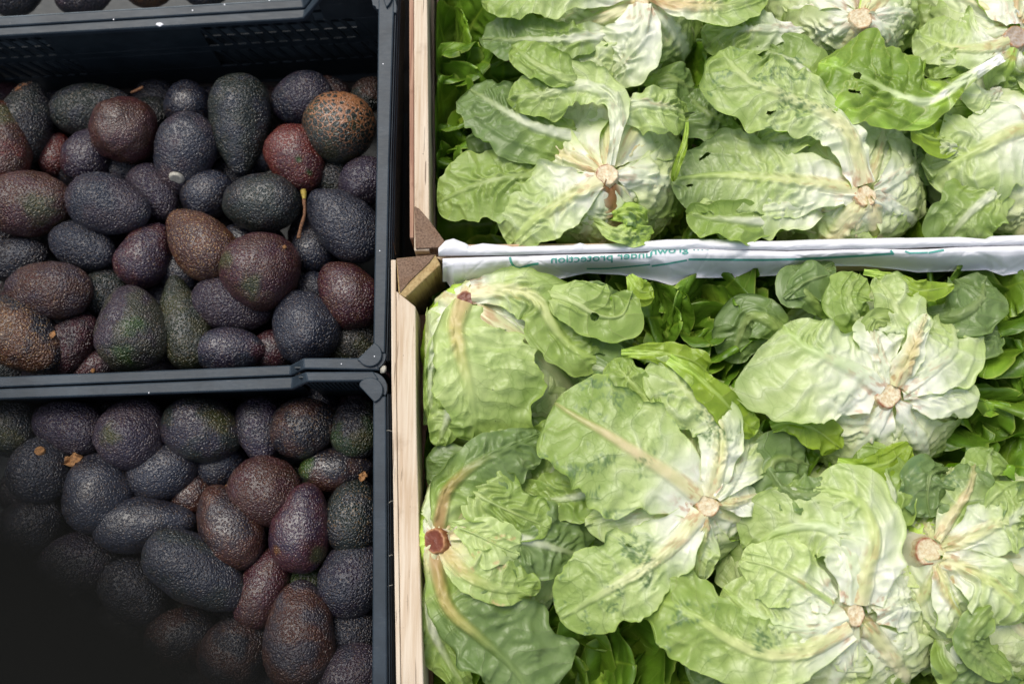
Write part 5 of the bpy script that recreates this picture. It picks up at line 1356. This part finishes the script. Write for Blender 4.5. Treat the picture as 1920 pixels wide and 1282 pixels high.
head("largest upturned lettuce, a mould-spotted leaf spread flat from its pinkish cut stem", (1250, 880), 165, (1326, 946), 0.030, [
    ([(1150, 760, -.01), (1100, 800, -.01), (1040, 880, -.02), (1010, 960, -.04)], 70, 70, dict(base='mid', mid='mid', tip='mid', kap=3)),
    ([(1180, 890, .0), (1120, 920, .006), (1050, 935, .004), (990, 935, -.01)], 48, 52, dict(base='mid', mid='mid', tip='mid', kap=2, edge=1.3, white_len=.04)),
    ([(1200, 760, .0), (1160, 720, .008), (1120, 690, .008), (1080, 700, -.01)], 60, 60, dict(base='mid', mid='gg', tip='mid', kap=4, bruise=.3)),
    ([(1290, 860, .02), (1250, 800, .03), (1215, 750, .036), (1170, 700, .034), (1150, 670, .02)], 48, 36, dict(base='pale', mid='lime', tip='mid', kap=-6, kapr=6, rib='pale', white_len=.05, holes=((-.3, .45, .09, .03),), ruffle=.010)),
    ([(1270, 950, .02), (1200, 960, .02), (1150, 970, .014), (1100, 985, .0)], 50, 40, dict(mid='pale', tip='mid', white_len=.10, kap=4)),
    ([(1340, 935, .03), (1370, 900, .028), (1395, 850, .014), (1405, 790, -.01)], 55, 48, dict(mid='pale', tip='mid', white_len=.10, kap=7)),
    ([(1332, 930, .032), (1342, 890, .040), (1350, 840, .042), (1345, 795, .040), (1300, 750, .042), (1262, 705, .034), (1250, 672, .02)], 62, 58, dict(rib='cream', ribtip='pale', mid='pale', tip='mid', white_len=.13, ribw=.010, ribh=.006, kap=3, kapr=6, vm=.7, wrinkle=.006, bruise=.1)),
    ([(1345, 945, .03), (1385, 940, .026), (1432, 925, .0)], 55, 32, dict(rib='cream', ribtip='cream', ribw=.008, ribh=.006, white_len=.09, kap=7, bruise=.2)),
    ([(1322, 965, .03), (1318, 1010, .022), (1308, 1050, .010), (1303, 1082, -.01)], 38, 38, dict(rib='cream', ribtip='lime', ribw=.007, mid='pale', tip='mid', white_len=.06, kap=8, wrinkle=.006)),
    ([(1312, 932, .034), (1265, 895, .044), (1205, 856, .050), (1140, 815, .050), (1080, 780, .044), (1040, 755, .034)], 138, 112, dict(rib='cream', ribtip='tan', mid='pale', tip='mid', white_len=.085, ribw=.010, ribh=.005, kap=1.6, kapr=2.6, vm=.58, lump=.5, bruise=.42, ruffle=.004, wrinkle=.004, nlat=6, blister=.002, edge=1.2)),
    ([(1312, 962, .032), (1268, 1015, .038), (1215, 1060, .038), (1140, 1105, .030), (1050, 1160, .008)], 74, 92, dict(rib='cream', ribtip='pale', mid='pale', tip='mid', white_len=.10, ribw=.010, ribh=.006, kap=2, vm=.62, ruffle=.006, nlat=7, lump=.6, holes=((.55, .45, .05, .015),), edge=1.4, bruise=.08)),
], seed=9, srad=19, ring=(-1.0, 2.6, .07, 1), skip=((140, 20), (225, 18), (85, 15)), a_end=(85, 105)) 
head("upturned lettuce with a broken burnt-orange rib standing up from its ringed stem", (1615, 710), 160, (1668, 740), 0.026, [
    ([(1480, 640, -.01), (1440, 600, -.01), (1400, 600, -.03), (1370, 680, -.06)], 60, 60, dict(GL)),
    ([(1560, 600, .0), (1520, 560, .012), (1500, 535, .01), (1560, 500, -.02)], 40, 40, dict(GL, kap=3)),
    ([(1740, 600, -.01), (1800, 590, .0), (1840, 560, -.01), (1850, 520, -.03)], 62, 62, dict(base='gg', mid='gg', tip='gg', kap=3, rib='gg', white_len=.03)),
    ([(1780, 660, -.02), (1830, 640, -.02), (1860, 600, -.05)], 50, 50, dict(GL)),
    ([(1640, 640, .015), (1600, 590, .03), (1590, 550, .03), (1610, 515, .015)], 45, 50, dict(base='pale', mid='mid', tip='mid', rib='pale', kap=5, wrinkle=.006, white_len=.05)),
    ([(1690, 680, .02), (1700, 620, .032), (1670, 560, .032), (1640, 522, .02)], 42, 62, dict(mid='pale', tip='mid', white_len=.08, kap=4, wrinkle=.005, bruise=.15, rib='pale')),
    ([(1690, 730, .024), (1750, 690, .026), (1790, 650, .012), (1780, 590, -.02)], 66, 66, dict(mid='pale', tip='mid', white_len=.12, kap=4)),
    ([(1640, 660, .024), (1630, 620, .032), (1645, 600, .034), (1680, 610, .028)], 24, 22, dict(base='pale', mid='olive2', tip='dgg', rib='lime', ribw=.003, wrinkle=.008, ruffle=.014, bruise=.9, kap=8, ragged=.2)),
    ([(1660, 720, .026), (1650, 670, .034), (1640, 630, .036), (1632, 590, .03)], 46, 46, dict(mid='pale', tip='pale', white_len=.12, kap=5)),
    ([(1690, 740, .024), (1740, 732, .022), (1790, 718, .006), (1815, 700, -.015)], 50, 62, dict(ribtip='lime', ribw=.009, ribh=.006, white_len=.14, kap=6, mid='pale', tip='mid')),
    ([(1684, 756, .022), (1712, 790, .018), (1738, 828, .0), (1748, 850, -.015)], 50, 50, dict(ribtip='pale', ribw=.011, ribh=.007, white_len=.14, kap=7)),
    ([(1658, 758, .024), (1640, 800, .018), (1615, 840, .002), (1600, 862, -.02)], 52, 45, dict(rib='white', ribtip='pale', ribw=.009, white_len=.13, kap=7)),
    ([(1652, 728, .026), (1610, 698, .036), (1560, 674, .040), (1510, 650, .036), (1468, 612, .022)], 165, 74, dict(rib='white', ribtip='lime', mid='pale', tip='gg', white_len=.12, ribw=.011, ribh=.008, kap=2.2, kapr=4, vm=.55, nlat=8, wrinkle=.005, ruffle=.005)),
    ([(1676, 722, .028), (1696, 680, .040), (1716, 636, .044), (1738, 588, .040)], 24, 26, dict(rib='cream', ribtip='tan', mid='pale', tip='pale', white_len=.16, ribw=.013, ribh=.010, kap=9, wr0=.6, vm=.3, ragged=.2)),
], seed=10, srad=21, ring=(-3.6, 2.2, .12), skip=((150, 25), (60, 20)), a_end=(85, 108))
head("upturned lettuce with two long ribs sweeping sideways, above the picture's lower edge", (1555, 1085), 185, (1606, 1152), 0.030, [
    ([(1450, 1190, .0), (1400, 1230, -.01), (1300, 1290, -.03)], 90, 90, dict(GL)),
    ([(1480, 950, .0), (1440, 900, .006), (1460, 860, .006), (1520, 870, -.02)], 45, 45, dict(GL, kap=3)),
    ([(1560, 960, .01), (1500, 925, .02), (1445, 920, .016), (1430, 960, .0)], 40, 40, dict(base='mid', mid='gg', tip='gg', bruise=.6, kap=4)),
    ([(1640, 1000, .01), (1670, 940, .014), (1650, 890, .008), (1590, 880, -.02)], 62, 62, dict(base='mid', mid='mid', tip='mid', kap=4)),
    ([(1590, 1200, .015), (1580, 1250, .01), (1560, 1300, -.01)], 60, 60, dict(white_len=.14, ribw=.011, mid='pale')),
    ([(1640, 1150, .026), (1680, 1130, .02), (1725, 1120, -.01)], 58, 62, dict(white_len=.12, mid='pale', tip='mid', kap=7)),
    ([(1628, 1170, .026), (1665, 1210, .022), (1690, 1240, .01), (1712, 1262, -.005)], 45, 50, dict(rib='cream', ribtip='cream', ribw=.010, ribh=.008, white_len=.12, kap=7)),
    ([(1600, 1130, .03), (1600, 1070, .042), (1580, 1010, .044), (1530, 985, .036), (1450, 1000, .016), (1400, 1040, -.01)], 60, 74, dict(ribtip='lime', mid='pale', tip='mid', white_len=.12, ribw=.009, kap=4.5, wrinkle=.005)),
    ([(1560, 1130, .03), (1500, 1090, .04), (1440, 1060, .036), (1390, 1050, .016)], 66, 60, dict(mid='pale', tip='pale', white_len=.06, kap=5, blister=.004, ribw=.004, rib='pale')),
    ([(1612, 1130, .032), (1624, 1070, .046), (1638, 1010, .050), (1622, 955, .046), (1578, 925, .036), (1520, 915, .018)], 62, 66, dict(wr0=.62,rib='cream', ribtip='lime', mid='pale', tip='mid', white_len=.14, ribw=.012, ribh=.008, kap=6, wrinkle=.006, vm=.5)),
    ([(1586, 1158, .030), (1530, 1178, .036), (1460, 1172, .038), (1400, 1140, .030), (1355, 1100, .008)], 52, 84, dict(rib='white', ribtip='lime', mid='pale', tip='mid', white_len=.11, ribw=.011, ribh=.008, kap=5, wrinkle=.006)),
    ([(1588, 1172, .030), (1520, 1215, .038), (1440, 1225, .042), (1370, 1200, .044), (1310, 1160, .042), (1250, 1130, .032), (1190, 1120, .012)], 78, 66, dict(rib='cream', ribtip='lime', mid='pale', tip='mid', white_len=.09, ribw=.010, ribh=.007, kap=4, vm=.7, wrinkle=.005, ruffle=.005, bruise=.08, curl=.004)),
], seed=11, srad=19, squash=.75, ring=(1.6, 3.2, .14), skip=((80, 15), (170, 22), (200, 20)), a_end=(85, 108))
head("upturned lettuce with a brown-blotched round cut stem and many thin ribs", (1850, 1080), 175, (1741, 1034), 0.012, [
    ([(1860, 1200, .0), (1850, 1250, .0), (1830, 1320, -.03)], 80, 80, dict(GL)),
    ([(1900, 950, .0), (1850, 900, .01), (1860, 840, .0)], 62, 66, dict(base='mid', mid='mid', tip='gg', bruise=.4)),
    ([(1760, 1180, -.01), (1790, 1240, -.01), (1860, 1290, -.04)], 50, 50, dict(base='mid', mid='mid', tip='gg')),
    ([(1870, 1010, .02), (1900, 970, .03), (1950, 930, .02)], 66, 60, dict(base='pale', mid='pale', tip='mid', white_len=.04, bruise=.25, kap=4)),
    ([(1765, 1025, .015), (1830, 1000, .028), (1890, 975, .028), (1950, 985, .01)], 60, 55, dict(rib='cream', ribtip='pale', mid='pale', tip='mid', white_len=.10, ribw=.010, wrinkle=.006)),
    ([(1765, 1050, .015), (1830, 1075, .03), (1880, 1110, .032), (1930, 1160, .018)], 60, 62, dict(rib='cream', ribtip='lime', mid='pale', tip='mid', white_len=.09, ribw=.010, ribh=.007, kap=5, wrinkle=.007)),
    ([(1880, 1120, .03), (1840, 1160, .034), (1820, 1210, .026), (1880, 1270, .0)], 34, 30, dict(base='mid', mid='gg', tip='mid', kap=7, rib='mid')),
    ([(1750, 1060, .012), (1775, 1110, .018), (1800, 1150, .014), (1818, 1188, -.005)], 42, 45, dict(rib='cream', ribtip='lime', ribw=.009, ribh=.006, white_len=.10, kap=7, mid='pale', tip='mid')),
    ([(1735, 1060, .012), (1735, 1110, .006), (1740, 1160, -.02)], 45, 45, dict(white_len=.14, rib='cream', kap=7)),
    ([(1720, 1010, .012), (1705, 970, .004), (1695, 930, -.02)], 35, 35, dict(white_len=.12, rib='cream', ribw=.007, kap=8)),
    ([(1752, 1008, .014), (1785, 965, .024), (1815, 915, .024), (1825, 865, .01)], 40, 55, dict(rib='cream', ribtip='tan', ribw=.009, ribh=.008, mid='pale', tip='gg', white_len=.05, kap=6, bruise=.4)),
    ([(1770, 880, .012), (1745, 890, .02), (1740, 930, .022), (1745, 970, .015)], 56, 56, dict(base='gg', mid='gg', tip='gg', rib='gg', ribw=.003, bruise=.7, kap=3, white_len=.02)),
], seed=12, srad=21, ring=(-2.4, 3.4, .10), skip=((20, 15), (-30, 15)), a_end=(85, 108))

# single leaves between the heads
def loose(label, pts, wl, wr, seed, **o):
    p = pt(pts); root = empty("loose_leaf", p[len(p) // 2], label, "lettuce leaf")
    leaf(root, p, wl * U, wr * U, seed=seed, name="blade", **o); return root
BR = dict(base='lime', mid='bright', tip='bright', rib='lime', ribw=.003, ribh=.0006, white_len=.03, wrinkle=.0, blister=.0022, wr0=.3, vm=.7, ruffle=.004)
loose("long yellow-green leaf lying across the gap beside the largest upturned head", [(1255, 672, .04), (1300, 700, .052), (1350, 745, .05), (1395, 790, .034), (1420, 805, .02)], 30, 40, 911, kap=8, kapr=3, **BR)
loose("green leaf rim arching above the largest head below the curled pierced leaf", [(1165, 662, .018), (1230, 662, .03), (1290, 672, .028), (1330, 700, .008)], 28, 26, 912, kap=8, **BR)
loose("bright yellow-green leaf cupped directly under the burnt-rib head", [(1445, 800, .002), (1480, 790, .012), (1530, 805, .012), (1575, 840, -.01)], 36, 40, 914, kap=7, **BR)
loose("yellow-green rounded leaf between the burnt-rib head and the head with sweeping ribs", [(1570, 865, .0), (1620, 875, .012), (1670, 865, .014), (1700, 835, .0)], 28, 34, 915, kap=8, **BR)
loose("dull rotting leaf with dark green slime over the head with sweeping ribs", [(1440, 880, .012), (1475, 920, .026), (1520, 930, .03), (1560, 915, .02)], 40, 36, 916, kap=5, base='mid', mid='gg', tip='gg', bruise=.85, rib='gg', wrinkle=.006)
loose("bright strip of leaf standing on edge between the two big heads of the back crate", [(1288, 230, .012), (1284, 270, .018), (1270, 310, .016), (1262, 340, .0)], 8, 10, 917, kap=20, **BR)
loose("smooth dark grey-green leaf flat before the paper, beside the burnt-rib head", [(1470, 560, .012), (1510, 530, .02), (1560, 512, .016)], 34, 40, 918, kap=5, base='gg', mid='gg', tip='gg', rib='gg', ribw=.003, wrinkle=.001)
loose("bright green leaf rim wrapping the paper's hem near the burnt-rib head", [(1620, 508, .02), (1680, 520, .026), (1720, 545, .028), (1790, 535, .02)], 16, 22, 919, kap=14, **BR)
loose("bright green folded leaf hanging under the paper beside the pierced curled leaf", [(1180, 515, .012), (1200, 545, .014), (1225, 545, .008)], 26, 26, 920, kap=9, **BR)

# ---------------------------------------------------------------- dark strap hanging close in front of the camera
def strap():
    # a webbing strap, 45 mm wide, 4 mm thick, hanging slack past the camera's lower corner
    path = [P2(-530, 740, .112), P2(-142, 1060, .112), P2(108, 1255, .112), P2(372, 1435, .113), P2(800, 1750, .114)]
    c, v, L = spline(path, 40, False)
    T = np.gradient(c, axis=0); T /= np.linalg.norm(T, axis=1)[:, None]
    h = np.array(cam.location) - c; h /= np.linalg.norm(h, axis=1)[:, None]
    S = np.cross(T, h); S /= np.linalg.norm(S, axis=1)[:, None]; Nn = np.cross(S, T)
    w, t = STRAP_W, 0.003
    prof = [(-w, -t * .4), (-w * .96, -t), (w * .96, -t), (w, -t * .4), (w, t * .4), (w * .96, t), (-w * .96, t), (-w, t * .4)]
    V = np.stack([c + S * a + Nn * b for a, b in prof], 1)
    o = fast_mesh("strap", V.reshape(-1, 3), grid_faces(len(c), 8, True), M_STRAP)
    return tag(o, "blurred black strap hanging right in front of the lens over the avocados", "strap")
def P2(px, py, depth):
    """point at a given distance in front of the camera along the line through a photo pixel"""
    d = P(px, py, 0) - np.array([0, 0, H]); d /= np.linalg.norm(d)
    return np.array([0, 0, H]) + d * depth
STRAP_W = 0.0124
strap()
